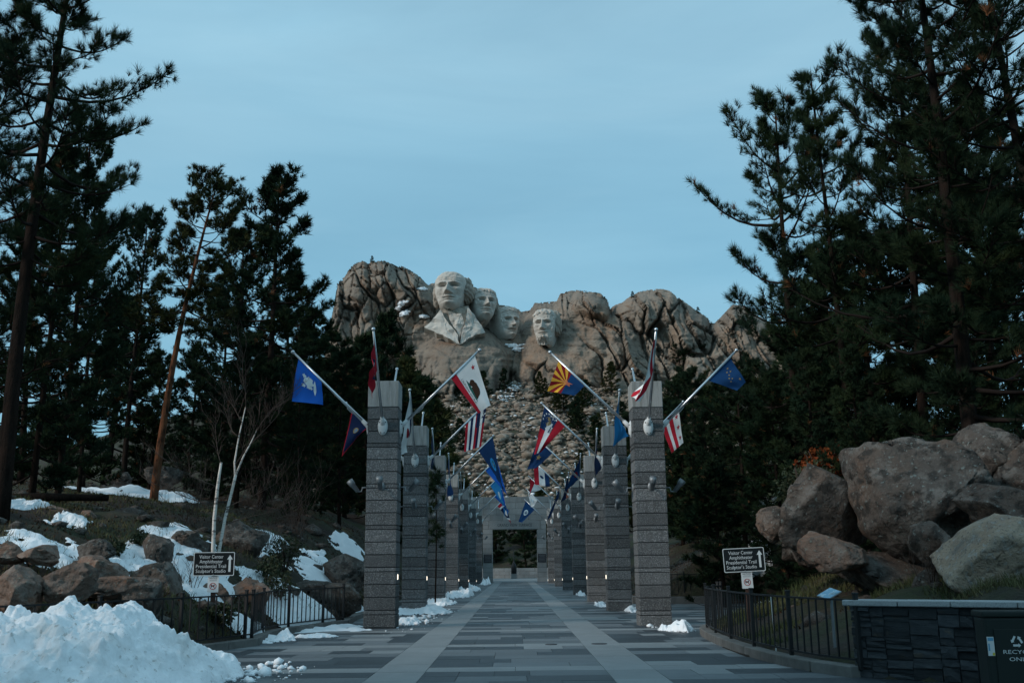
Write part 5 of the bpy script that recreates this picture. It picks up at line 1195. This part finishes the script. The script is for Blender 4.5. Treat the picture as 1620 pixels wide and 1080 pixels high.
KIND = {
    'near_a': pine(1, 21, 7.5, 3.5, 58, 46, 0.33, 0.015, 0.27, (0.5, 0.2), 0.36, 0.008, 11, topround=0.2, up=4),
    'near_b': pine(2, 21, 1.6, 4.0, 68, 44, 0.33, 0.016, 0.26, (-0.6, 0.3), 0.36, 0.010, 11, topround=0.2, up=4),
    'open_a': pine(3, 17, 5.0, 3.0, 48, 40, 0.30, 0.017, 0.20, (0.4, 0.3), 0.30, 0.008, 9, topround=0.35, thin=0.25, up=6),
    'open_b': pine(4, 17, 6.5, 2.2, 38, 36, 0.30, 0.018, 0.16, (-0.3, 0.0), 0.35, 0.01, 8, topround=0.3, thin=0.3, up=4),
    'mid_a': pine(5, 17, 1.2, 3.5, 76, 20, 0.33, 0.042, 0.20, (0.3, 0), 0.46, 0.006, 10, topround=0.1),
    'mid_b': pine(6, 17, 2.2, 3.2, 66, 20, 0.33, 0.042, 0.20, (-0.4, 0.1), 0.36, 0.008, 10, thin=0.12, topround=0.2),
    'mid_c': pine(7, 17, 4.0, 3.4, 66, 20, 0.33, 0.042, 0.22, (0.2, 0.2), 0.38, 0.008, 9, thin=0.15, topround=0.2),
    'lean': pine(8, 19, 10.2, 3.0, 54, 26, 0.33, 0.036, 0.24, (2.3, 0.4), 0.30, 0.01, 9, topround=0.35, needles='needles_olive', bark='bark_orange', thin=0.15),
    'far_a': pine(9, 12, 0.5, 2.8, 48, 12, 0.46, 0.10, 0.18, (0.2, 0), 0.70, 0.006, 6),
    'far_b': pine(10, 12, 0.6, 2.4, 48, 12, 0.46, 0.10, 0.18, (-0.2, 0), 0.80, 0.006, 6, needles='needles_olive'),
}
_first = {}
def tree(kind, u, Y, vtop, label, rz=None, wide=1.0, group=None, zg=None, H=None, name='pine_tree'):
    K = KIND[kind]; p = at(u, 850, Y); g = float(tz(p[0], p[1])) if zg is None else zg
    Hh = H if H else float(at(u, vtop, Y)[2]) - g
    s = Hh / K['H']
    rz = rnd.uniform(0, 6.28) if rz is None else rz
    if kind not in _first:
        root = empty(name, (p[0], p[1], g), rz); _first[kind] = root
        link('trunk', K['trunk'], root); link('limbs', K['limbs'], root); link('crown', K['crown'], root)
    else:
        src = _first[kind]; root = src.copy(); COL.objects.link(root); root.location = (p[0], p[1], g); root.rotation_euler = (0, 0, rz)
        for ch in list(src.children):
            c = ch.copy(); COL.objects.link(c); c.parent = root
    root.scale = (s * wide, s * wide, s)
    tag(root, label, 'tree', group or 'pines flanking the avenue')
    return root
tree('near_a', -2, 24, -170, 'tall dark pine at the left frame edge, reaching above the frame', 0.6, 0.9)
tree('near_b', -130, 27, -60, 'dense pine cut off by the left frame edge', 2.0)
tree('lean', 236, 40, 296, 'leaning pine with bare orange trunk on the left bank', 0.15, name='pine_tree')
tree('mid_a', 412, 50, 284, 'tall dense pointed pine right of the leaning orange trunk', 1.0, 1.05)
tree('near_b', 1560, 26, -170, 'massive dark pine at the right edge, reaching above the frame', 1.2)
tree('near_a', 1700, 25, -120, 'pine cut off by the right frame edge', 3.0)
tree('open_a', 1272, 38, 190, 'spreading open-crowned pine over the right flags', 4.1, 0.9)
tree('open_b', 1352, 34, 135, 'slender pine with bare upper trunk on the right', 1.0, 0.9)
tree('near_a', 1478, 33, 60, 'dark pine between the slender pine and the right edge', 5.2, 0.8)
tree('mid_c', 1215, 66, 575, 'dark pine whose top meets the right shoulder of the mountain', 2.2, 0.9)
tree('far_a', 603, 105, 508, 'pointed pine rising behind the cap of the nearest left pillar', 0.4, 0.95)
G = 'dark pines massed behind the left pillars'
L_DARK = 'dark pine in the dense wood on the left'
WOOD = {88: 'full dark pine just right of the left-edge pine trunk', 45: 'bushy low pine in front of the left-edge pine', 118: 'dark pine left of the leaning orange trunk', 190: 'narrow pine seen through the gap left of the leaning trunk', 368: 'pine wedged between the leaning pine and the tall pointed one',
        372: 'low dark pine behind the birch twigs', 470: 'low dark pine directly left of the bright blue flag', 450: 'pine on the right shoulder of the tall pointed one', 535: 'dark pine behind the navy flag with red border', 510: 'pine whose top shows under the left foot of the mountain',
        1245: 'dark pine right of the outermost right flag', 1285: 'pine below the spreading open-crowned one', 1400: 'pine behind the orange-leaved tree', 1545: 'tall pine behind the crowning boulder', 1590: 'dark pine just inside the right frame edge', 1180: 'low pine behind the right direction sign',
        1120: 'low pine beside the two-striped flag', 1240: 'bushy pine left of the right outcrop', 1300: 'bushy pine above the left boulder of the right outcrop', 1375: 'pine directly behind the huge lichened boulder', 1640: 'pine cut by the right frame edge behind the boulders', 1570: 'low pine between the crowning boulder and the wood'}
for kind, u, Y, vt, wd in [('mid_b', 88, 33, 210, 0.72), ('mid_a', 45, 31, 240, 0.8), ('mid_a', 118, 40, 350, 0.68), ('mid_c', 190, 58, 345, 0.8), ('mid_a', 20, 42, 330, 1.0), ('mid_b', 338, 62, 460, 1.0),
                           ('mid_b', 368, 58, 380, 0.9), ('mid_a', 450, 60, 440, 1.1), ('mid_a', 480, 58, 500, 1.1), ('mid_b', 372, 47, 560, 1.1), ('mid_a', 510, 72, 528, 1.2), ('mid_b', 545, 66, 560, 1.2), ('mid_a', 470, 46, 590, 1.0), ('mid_b', 535, 52, 600, 1.1),
                           ('far_a', 570, 82, 540, 1.2), ('far_b', 640, 100, 575, 1.1), ('far_a', 665, 118, 600, 1.2), ('far_b', 690, 140, 640, 1.3), ('far_a', 580, 70, 600, 1.2), ('far_a', 625, 84, 620, 1.2), ('mid_a', 232, 66, 560, 1.0), ('mid_a', 290, 75, 560, 1.3), ('far_a', 410, 80, 560, 1.3), ('far_a', 165, 75, 480, 1.4), ('far_a', 650, 72, 700, 1.0)]:
    tree(kind, u, Y, vt, WOOD.get(u, L_DARK), None, wd, G)
G = 'dark pines massed behind the right pillars'
L_DARK = 'dark pine in the dense wood on the right'
for kind, u, Y, vt, wd in [('mid_a', 1245, 48, 590, 1.0), ('mid_b', 1285, 42, 470, 0.9), ('mid_a', 1330, 40, 420, 1.0), ('mid_a', 1400, 37, 370, 1.1), ('mid_b', 1545, 34, 150, 1.0), ('mid_a', 1450, 40, 380, 1.1), ('mid_b', 1590, 40, 200, 1.2),
                           ('mid_a', 1200, 58, 590, 1.0), ('mid_a', 1150, 62, 610, 1.1), ('mid_b', 1110, 60, 590, 1.1), ('mid_a', 1085, 76, 600, 1.2), ('mid_a', 1180, 44, 600, 1.2), ('mid_b', 1120, 48, 660, 1.1), ('mid_a', 1240, 36, 600, 1.0), ('mid_a', 1300, 34, 560, 1.0), ('far_a', 1075, 92, 640, 1.3),
                           ('far_a', 1010, 130, 660, 1.3), ('far_b', 985, 125, 690, 1.2), ('far_a', 1050, 110, 650, 1.3), ('far_b', 1130, 90, 620, 1.3), ('far_a', 1330, 70, 520, 1.5), ('mid_a', 1375, 31, 560, 0.9), ('mid_b', 1640, 33, 300, 1.2), ('far_b', 1095, 62, 720, 1.0), ('mid_a', 1570, 31, 420, 1.0)]:
    tree(kind, u, Y, vt, WOOD.get(u, L_DARK), None, wd, G)
for lab, kind, u, Y, vt, wd in [('bushy young pine on the left bank above the long snow strip', 'far_a', 90, 52, 660, 1.3), ('young pine at the back of the left bank near the leaning trunk', 'far_a', 215, 60, 650, 1.4), ('young pine at the left edge behind the fallen log', 'far_a', 10, 50, 640, 1.4),
                               ('young pine behind the birch brush', 'far_a', 330, 56, 660, 1.4), ('young pine behind the distant right fence', 'far_a', 1105, 56, 700, 1.4), ('young pine left of the right direction sign', 'far_a', 1140, 40, 740, 1.2), ('young pine close behind the nearest right pillar', 'far_a', 1082, 58, 700, 1.3)]:
    tree(kind, u, Y, vt, lab, None, wd, 'young pines at the edge of the wood')
G = 'small pines around the foot of the mountain'
for lab, kind, u, v, Hh, Y in [('small pine at the left head of the stone slope', 'far_a', 800, 605, 8.5, 322), ('pine right of the snow streak at the head of the stone slope', 'far_b', 858, 612, 9.0, 318), ('tiny pine on the ledge between the third and fourth heads', 'far_a', 826, 572, 6.0, 336),
                           ('small pine below the sun-ray flag', 'far_b', 884, 632, 8.0, 300)]:
    p = at(u, v, Y); tree(kind, u, Y, v, lab, None, 1.25, G, zg=float(tz(p[0], Y)) - 0.5, H=Hh)
LFOOT = 'small pine on the wooded edge of the stone slope'
rt_ = random.Random(3)
for k in range(74):
    right = k % 2; Y = rt_.uniform(190, 335); f = (Y - 190) / 145
    edge = (26 - 14 * f) if right else (-24 + 18 * f)
    x = edge + (1 if right else -1) * rt_.expovariate(1 / 16.0)
    if k % 9 == 0 and right: x = edge - 3
    g = float(tz(x, Y)); u_, v_ = proj(np.array([x]), np.array([Y]), np.array([g]))
    hmax = 11
    tree('far_a' if k % 3 else 'far_b', 810, 100, 500, ('small pine on the right edge of the stone slope' if right else 'small pine on the left edge of the stone slope') + (', high up' if Y > 262 else ', low down'), None, rt_.uniform(1.1, 1.5), G, zg=g - 0.4, H=rt_.uniform(5, hmax)).location = (x, Y, g - 0.4)
for k in range(16):
    x, Y = rt_.uniform(-14, 14), rt_.uniform(162, 186)
    tree('far_a' if k % 2 else 'far_b', 810, 100, 500, 'pine glimpsed through the gateway opening', None, 1.3, 'pines beyond the gateway', zg=float(tz(x, Y)) - 0.4, H=rt_.uniform(7, 11)).location = (x, Y, float(tz(x, Y)) - 0.4)
for lab, u, v in [('tiny pine on the crest right of the left crag', 588, 414), ('tiny tree on the crest of the right crag', 1001, 470), ('tiny tree on the right slope of the right crag', 1104, 495), ('dark pine clump in the hollow of the right crag', 1088, 560), ('second dark pine in the hollow of the right crag', 1100, 548), ('third dark pine in the hollow of the right crag', 1072, 566)]:
    i_ = np.argmin((MU - u) ** 2 + (MV - v) ** 2); q = MP3[i_]
    tree('far_a', 810, 100, 500, lab, None, 1.5, 'small trees on the mountain', zg=float(q[2]) - 0.5, H=2.6 if 'tiny' in lab else 9).location = (q[0], q[1] - (0 if 'tiny' in lab else 2), q[2] - 0.4 - (0 if 'tiny' in lab else 2))

# ------------------------------------------------------------------ unseen pine crowns added behind the camera to shade the foreground
def merged(kinds, spots, key):
    Vs, Fs, o_ = [], [], 0
    for (x, y, hh, a), kd in zip(spots, kinds):
        me_ = KIND[kd][key]; n_ = len(me_.vertices); co = np.empty(n_ * 3, np.float32); me_.vertices.foreach_get('co', co); co = co.reshape(-1, 3) * (hh / KIND[kd]['H']) * np.array([1.35, 1.35, 1.0])
        c_, s_ = math.cos(a), math.sin(a); g = float(tz(x, y))
        Vs.append(np.stack([co[:, 0] * c_ - co[:, 1] * s_ + x, co[:, 0] * s_ + co[:, 1] * c_ + y, co[:, 2] + g], -1))
        o_ += n_
    return np.concatenate(Vs), np.arange(o_).reshape(-1, 3)
rw = random.Random(21)
spots = []
for k in range(14): spots.append((-15 - 9 * rw.random(), -10 + 10 * (k / 13) + rw.uniform(-.5, .5), rw.uniform(17, 22), rw.uniform(0, 6)))
for k in range(10): spots.append((-26 - 14 * rw.random(), -16 + 8 * (k / 9), rw.uniform(17, 22), rw.uniform(0, 6)))
Vw, Fw_ = merged(['far_a'] * len(spots), spots, 'crown')
tag(link('shade_pines', mesh_np('shade_pines', Vw, Fw_, MT['needles'])), 'unseen pine crowns added behind the viewpoint to shade the foreground', 'shade_pines', kind='stuff')
# ------------------------------------------------------------------ birch
by = 25.6
def bp(u, v, dy=0.0): return at(u, v, by + dy)
b0 = bp(340, 985); b0[2] = float(tz(b0[0], b0[1])) - 0.1
birch = empty('birch_tree', b0); tag(birch, 'bare white-barked birch with forked trunks behind the left direction sign', 'tree')
rel = lambda *p: [np.array(q) - b0 for q in p]
def btrunk(pts, r0, r1):
    pts = rel(*pts); n_ = len(pts)
    link('trunk', tubes_mesh('trunk', [(pts, [r0 + (r1 - r0) * k / (n_ - 1) for k in range(n_)], 9)], MT['birch_bark']), birch)
btrunk([b0, bp(339, 940), bp(337, 872), bp(339, 820), bp(344, 772), bp(347, 750), bp(350, 731)], 0.062, 0.03)
btrunk([bp(339, 945), bp(343, 905, 0.05), bp(347, 869, 0.1), bp(356, 820, 0.15), bp(366, 780, 0.2), bp(373, 750, 0.25)], 0.048, 0.036)
btrunk([bp(372, 752, 0.25), bp(371, 731, 0.3), bp(378, 690, 0.35), bp(389, 641, 0.4)], 0.03, 0.012)
btrunk([bp(372, 753, 0.25), bp(385, 722, 0.2), bp(397, 700, 0.2), bp(407, 678, 0.2)], 0.028, 0.012)
rb_ = random.Random(4); tw = []
def twigs(p, d, L, r, depth):
    n_ = 4; pts = [np.array(p)]; dd = np.array(d, float)
    for k in range(n_):
        dd = dd + np.array([rb_.uniform(-.22, .22), rb_.uniform(-.22, .22), rb_.uniform(-.05, .16)]); dd /= np.linalg.norm(dd); pts.append(pts[-1] + dd * L / n_)
    tw.append((pts, [r * (1 - 0.8 * k / n_) for k in range(n_ + 1)], 3))
    if depth:
        for k in range(1, n_ + 1):
            for _ in range(2):
                e = dd + np.array([rb_.uniform(-.9, .9), rb_.uniform(-.9, .9), rb_.uniform(-.1, .6)]); twigs(pts[k], e / np.linalg.norm(e), L * rb_.uniform(.35, .6), r * 0.5, depth - 1)
for (u, v, dx, dz, L) in [(389, 645, .2, 1, 1.3), (383, 668, -.5, .8, 1.1), (405, 682, .5, 1, 1.2), (398, 700, .8, .5, 1.1), (378, 692, -.7, .7, 1.0), (372, 735, .6, .6, 1.2), (350, 735, -.4, .8, .9), (345, 770, -.9, .35, 1.2), (340, 800, -1, .2, 1.3), (362, 800, 1, .4, 1.1), (354, 830, .9, .2, 1.2), (338, 850, -.8, .3, .9)]:
    d = np.array([dx, rb_.uniform(-.5, .5), dz]); twigs(bp(u, v, 0.2) - b0, d / np.linalg.norm(d), L * 1.2, 0.016, 2)
link('twigs', tubes_mesh('twigs', tw, MT['twig']), birch)
# bare brush round the birch
def brush(label, u, v, n_, H_, seed, name='bare_shrub', mt='twig'):
    global tw
    rb_.seed(seed); tw = []; p = hit(u, v)
    for k in range(n_):
        d = np.array([rb_.uniform(-.6, .6), rb_.uniform(-.6, .6), 1.0]); twigs(np.array([rb_.uniform(-.25, .25), rb_.uniform(-.25, .25), -0.05]), d / np.linalg.norm(d), H_ * rb_.uniform(.6, 1.1), 0.011, 1)
    o = link(name, tubes_mesh(name, tw, MT[mt]), None, p); tag(o, label, 'shrub', 'bare shrubs')
brush('bare twiggy shrub left of the birch', 300, 835, 12, 2.0, 31); brush('bare twiggy shrub right of the birch trunks', 425, 870, 14, 2.6, 32)
brush('tall bare brush behind the birch', 395, 800, 14, 3.4, 33); brush('bare shrub among the dark pines left of the nearest pillar', 470, 850, 14, 2.8, 34)
brush('low dry brush beside the tall pointed left boulder', 300, 930, 8, 0.9, 35); brush('dry grass tangle under the pale right boulder', 1480, 920, 12, 0.8, 36)

# ------------------------------------------------------------------ leafy shrubs and the small orange tree
def leafy(name, label, u, v, w, h, n_, mt, seed, Y=None, cat='shrub', leaf=0.06, stem='twig'):
    p = hit(u, v) if Y is None else np.array([at(u, v, Y)[0], Y, 0.0])
    if Y is not None: p[2] = float(tz(p[0], p[1]))
    r = np.random.default_rng(seed); root = empty(name, p); tag(root, label, cat, 'leafy shrubs')
    c = r.normal(size=(n_, 3)); c /= np.linalg.norm(c, axis=1)[:, None]; c *= r.uniform(0.35, 1, (n_, 1)) ** 0.5
    c *= (0.75 + 0.35 * fbm(c[:, 0] * 2.5, c[:, 1] * 2.5, c[:, 2] * 2.5 + seed, 3, 3))[:, None]
    c = c * np.array([w / 2, w / 2, h / 2]) + np.array([0, 0, h * 0.55])
    d = r.normal(size=(n_, 3)); d /= np.linalg.norm(d, axis=1)[:, None]; e = np.cross(d, r.normal(size=(n_, 3))); e /= np.linalg.norm(e, axis=1)[:, None]
    L = leaf * r.uniform(0.6, 1.3, (n_, 1))
    V = np.stack([c - d * L, c + e * L * 0.5, c + d * L, c - e * L * 0.5], 1).reshape(-1, 3)
    link('foliage', mesh_np('foliage', V, np.arange(len(V)).reshape(-1, 4), MT[mt]), root)
    st_ = []
    for k in range(7):
        a = r.uniform(0, 6.28); q = np.array([math.cos(a) * w * 0.3, math.sin(a) * w * 0.3, h * 0.8]); st_.append(([np.zeros(3) + [0, 0, -0.1], q * 0.5 + [0, 0, 0.1 * h], q], [0.02 * h, 0.014 * h, 0.005 * h], 4))
    link('stems', tubes_mesh('stems', st_, MT[stem]), root)
leafy('orange_tree', 'small tree with orange-red foliage above the right boulders', 1303, 757, 2.0, 1.7, 1000, 'leaf_red', 3, 33, 'tree', 0.085)
bpy.data.objects['orange_tree'].location.z = float(at(1303, 765, 33)[2]) - 0.3
leafy('leafy_shrub', 'green shrub beside the orange foliage at right', 1275, 790, 2.8, 2.2, 1500, 'shrub', 4, 32, leaf=0.08)
bpy.data.objects['leafy_shrub'].location.z = float(at(1275, 790, 32)[2]) - 0.8
for k, (lab, u, v, w, h) in enumerate([('low green shrub at the left boulders, above the snow heap', 180, 884, 0.7, 0.45), ('evergreen sprig in front of the upright grey boulder', 222, 872, 0.7, 0.5), ('green shrub at the foot of the birch', 350, 992, 0.8, 0.55), ('dark shrub behind the short left fence', 440, 955, 1.2, 0.9),
                                      ('dark green shrub between the left boulders and the wood', 450, 905, 1.6, 1.2), ('low shrub beside the large fence boulder', 425, 925, 1.1, 0.8), ('green shrub behind the right direction sign', 1130, 880, 2.0, 1.2)]):
    leafy('leafy_shrub', lab, u, v, w, h, 700, 'shrub', 20 + k, leaf=0.05)
# ------------------------------------------------------------------ grass, needle litter and small stones (nobody could count them)
def blades(name, label, X, Y, hmin, hmax, w, mt, seed):
    r = np.random.default_rng(seed); n_ = len(X); Z = tz(X, Y)
    b = np.stack([X, Y, Z - 0.01], -1); a = r.uniform(0, 6.283, n_); h = r.uniform(hmin, hmax, n_)
    s_ = np.stack([np.cos(a), np.sin(a), 0 * a], -1) * w; ln = np.stack([r.normal(0, .45, n_) * h, r.normal(0, .45, n_) * h, h], -1)
    V = np.stack([b - s_, b + s_, b + ln], 1).reshape(-1, 3)
    tag(link(name, mesh_np(name, V, np.arange(len(V)).reshape(-1, 3), MT[mt])), label, 'grass', kind='stuff')
def spread_pts(n_, x0, x1, y0, y1, seed, side, thr=-0.05):
    r = np.random.default_rng(seed); X = r.uniform(x0, x1, n_); Y = r.uniform(y0, y1, n_)
    ok = ((xl(Y) - 0.25 > X) if side < 0 else (X > xr(Y) + 0.25)) & (fbm(X * 0.45, Y * 0.45, 0, 12, 3) > thr)
    return X[ok], Y[ok]
MT['litter'] = mat('litter', (0.045, 0.026, 0.016), 0.95, [(1.2, 4, 0.45, 0.75, (0.085, 0.055, 0.035), 0.7)], spec=0.05)
X_, Y_ = spread_pts(60000, -24, -5, 15, 42, 1, -1, 0.02); blades('grass', 'short green and dry grass on the left bank', X_, Y_, 0.06, 0.22, 0.012, 'grass', 2)
X_, Y_ = spread_pts(42000, 4.3, 13, 15, 27, 3, 1, -0.35); blades('grass', 'dark green grass behind the right fence', X_, Y_, 0.06, 0.24, 0.010, 'grass', 4)
X_, Y_ = spread_pts(60000, -30, -5.2, 17, 62, 5, -1, -0.6); blades('needle_litter', 'brown pine-needle litter on the left bank', X_, Y_, 0.02, 0.09, 0.03, 'litter', 6)
X_, Y_ = spread_pts(30000, 5.2, 26, 17, 62, 7, 1, -0.6); blades('needle_litter', 'brown pine-needle litter on the right bank', X_, Y_, 0.02, 0.09, 0.03, 'litter', 8)
r = np.random.default_rng(9)
X_, Y_ = spread_pts(1500, -26, -5.4, 17, 55, 10, -1, -0.9); sz = np.clip(r.exponential(0.09, len(X_)), 0.03, 0.5)
tag(link('loose_stones', scatter('loose_stones', np.stack([X_, Y_, tz(X_, Y_)], -1), sz, MT['boulder_grey'], 11, 0.7, 0.3)), 'loose stones strewn over the left bank', 'stones', kind='stuff')
X_, Y_ = spread_pts(900, 5.4, 24, 17, 55, 12, 1, -0.9); sz = np.clip(r.exponential(0.09, len(X_)), 0.03, 0.5)
tag(link('loose_stones', scatter('loose_stones', np.stack([X_, Y_, tz(X_, Y_)], -1), sz, MT['boulder_grey'], 13, 0.7, 0.3)), 'loose stones strewn over the right bank', 'stones', kind='stuff')
# crumbs of snow broken off the heap and along the pillars
def crumbs(label, cx, cy, sx, sy, n_, seed, zf):
    r = np.random.default_rng(seed); X = r.normal(cx, sx, n_); Y = r.normal(cy, sy, n_); sz = np.clip(r.exponential(0.025, n_), 0.01, 0.11)
    tag(link('snow_crumbs', scatter('snow_crumbs', np.stack([X, Y, zf + sz * 0.4], -1), sz, MT['snow'], seed, 0.8, 0.3)), label, 'snow', kind='stuff')
crumbs('snow crumbs scattered at the edge of the big heap', -4.1, 16.3, 0.35, 0.9, 160, 31, 0.0)
crumbs('snow crumbs on the paving by the left pillars', -2.95, 34, 0.25, 3.5, 200, 32, 0.0)
crumbs('snow crumbs on the paving by the right kerb', 4.0, 27, 0.25, 0.6, 60, 33, 0.0)
# fallen log / stump and post on the left bank, pale wall far right
p = hit(130, 770); lg = link('tree_stump', tubes_mesh('tree_stump', [([(0, 0, -0.2), (0, 0, 0.3), (0.02, 0, 0.55)], [0.16, 0.13, 0.12], 9)], MT['bark']), None, p); tag(lg, 'short dark stump in front of the long left snow strip', 'stump')
p = hit(60, 795); V_, F_ = tube_arrays([(-1.6, 0, 0.1), (0, 0.1, 0.16), (1.9, 0.3, 0.12)], [0.13, 0.12, 0.09], 8)
tag(link('fallen_log', mesh_np('fallen_log', V_, F_, MT['bark'], True), None, p), 'fallen dark log lying under the left pines', 'log')
c = at(1225, 789, 60); tag(link('retaining_wall', box_mesh('retaining_wall', (2.2, 0.4, 3.2), MT['cap_concrete'], 0.03, c=(0, 0, -1.45)), None, c), 'small pale concrete wall end glimpsed behind the right outcrop', 'wall')
# loose pine sprig hanging before the third left pillar
def sprig(label, pts_uvY):
    o0 = at(*pts_uvY[0]); root = empty('pine_sapling', (o0[0], o0[1], 0)); tag(root, label, 'tree', 'small pines by the pillars')
    r = np.random.default_rng(77); top = float(o0[2]); T = []
    link('trunk', tubes_mesh('trunk', [([(0, 0, 0), (0.03, 0, top * 0.5), (0, 0, top)], [0.04, 0.03, 0.012], 6)], MT['bark']), root)
    tp = tuft_templates(46, 0.34, 0.024, 5); Vs = []
    for (u, v, Yq) in pts_uvY:
        q = at(u, v, Yq) - np.array([o0[0], o0[1], 0])
        for k in range(10):
            d = r.normal(size=3) + [0, 0, 0.4]; d /= np.linalg.norm(d); a = np.cross(d, r.normal(size=3)); a /= np.linalg.norm(a); b = np.cross(d, a)
            Vs.append((tp[k % 5] @ np.stack([a, b, d])).reshape(-1, 3) + q + r.normal(size=3) * 0.16)
    V = np.concatenate(Vs); link('crown', mesh_np('crown', V, np.arange(len(V)).reshape(-1, 3), MT['needles']), root)
sprig('thin pine sapling in front of the third left pillar', [(690, 752, 45.2), (692, 762, 45.2), (686, 775, 45.2), (690, 800, 45.2), (688, 835, 45.2), (692, 848, 45.2)])
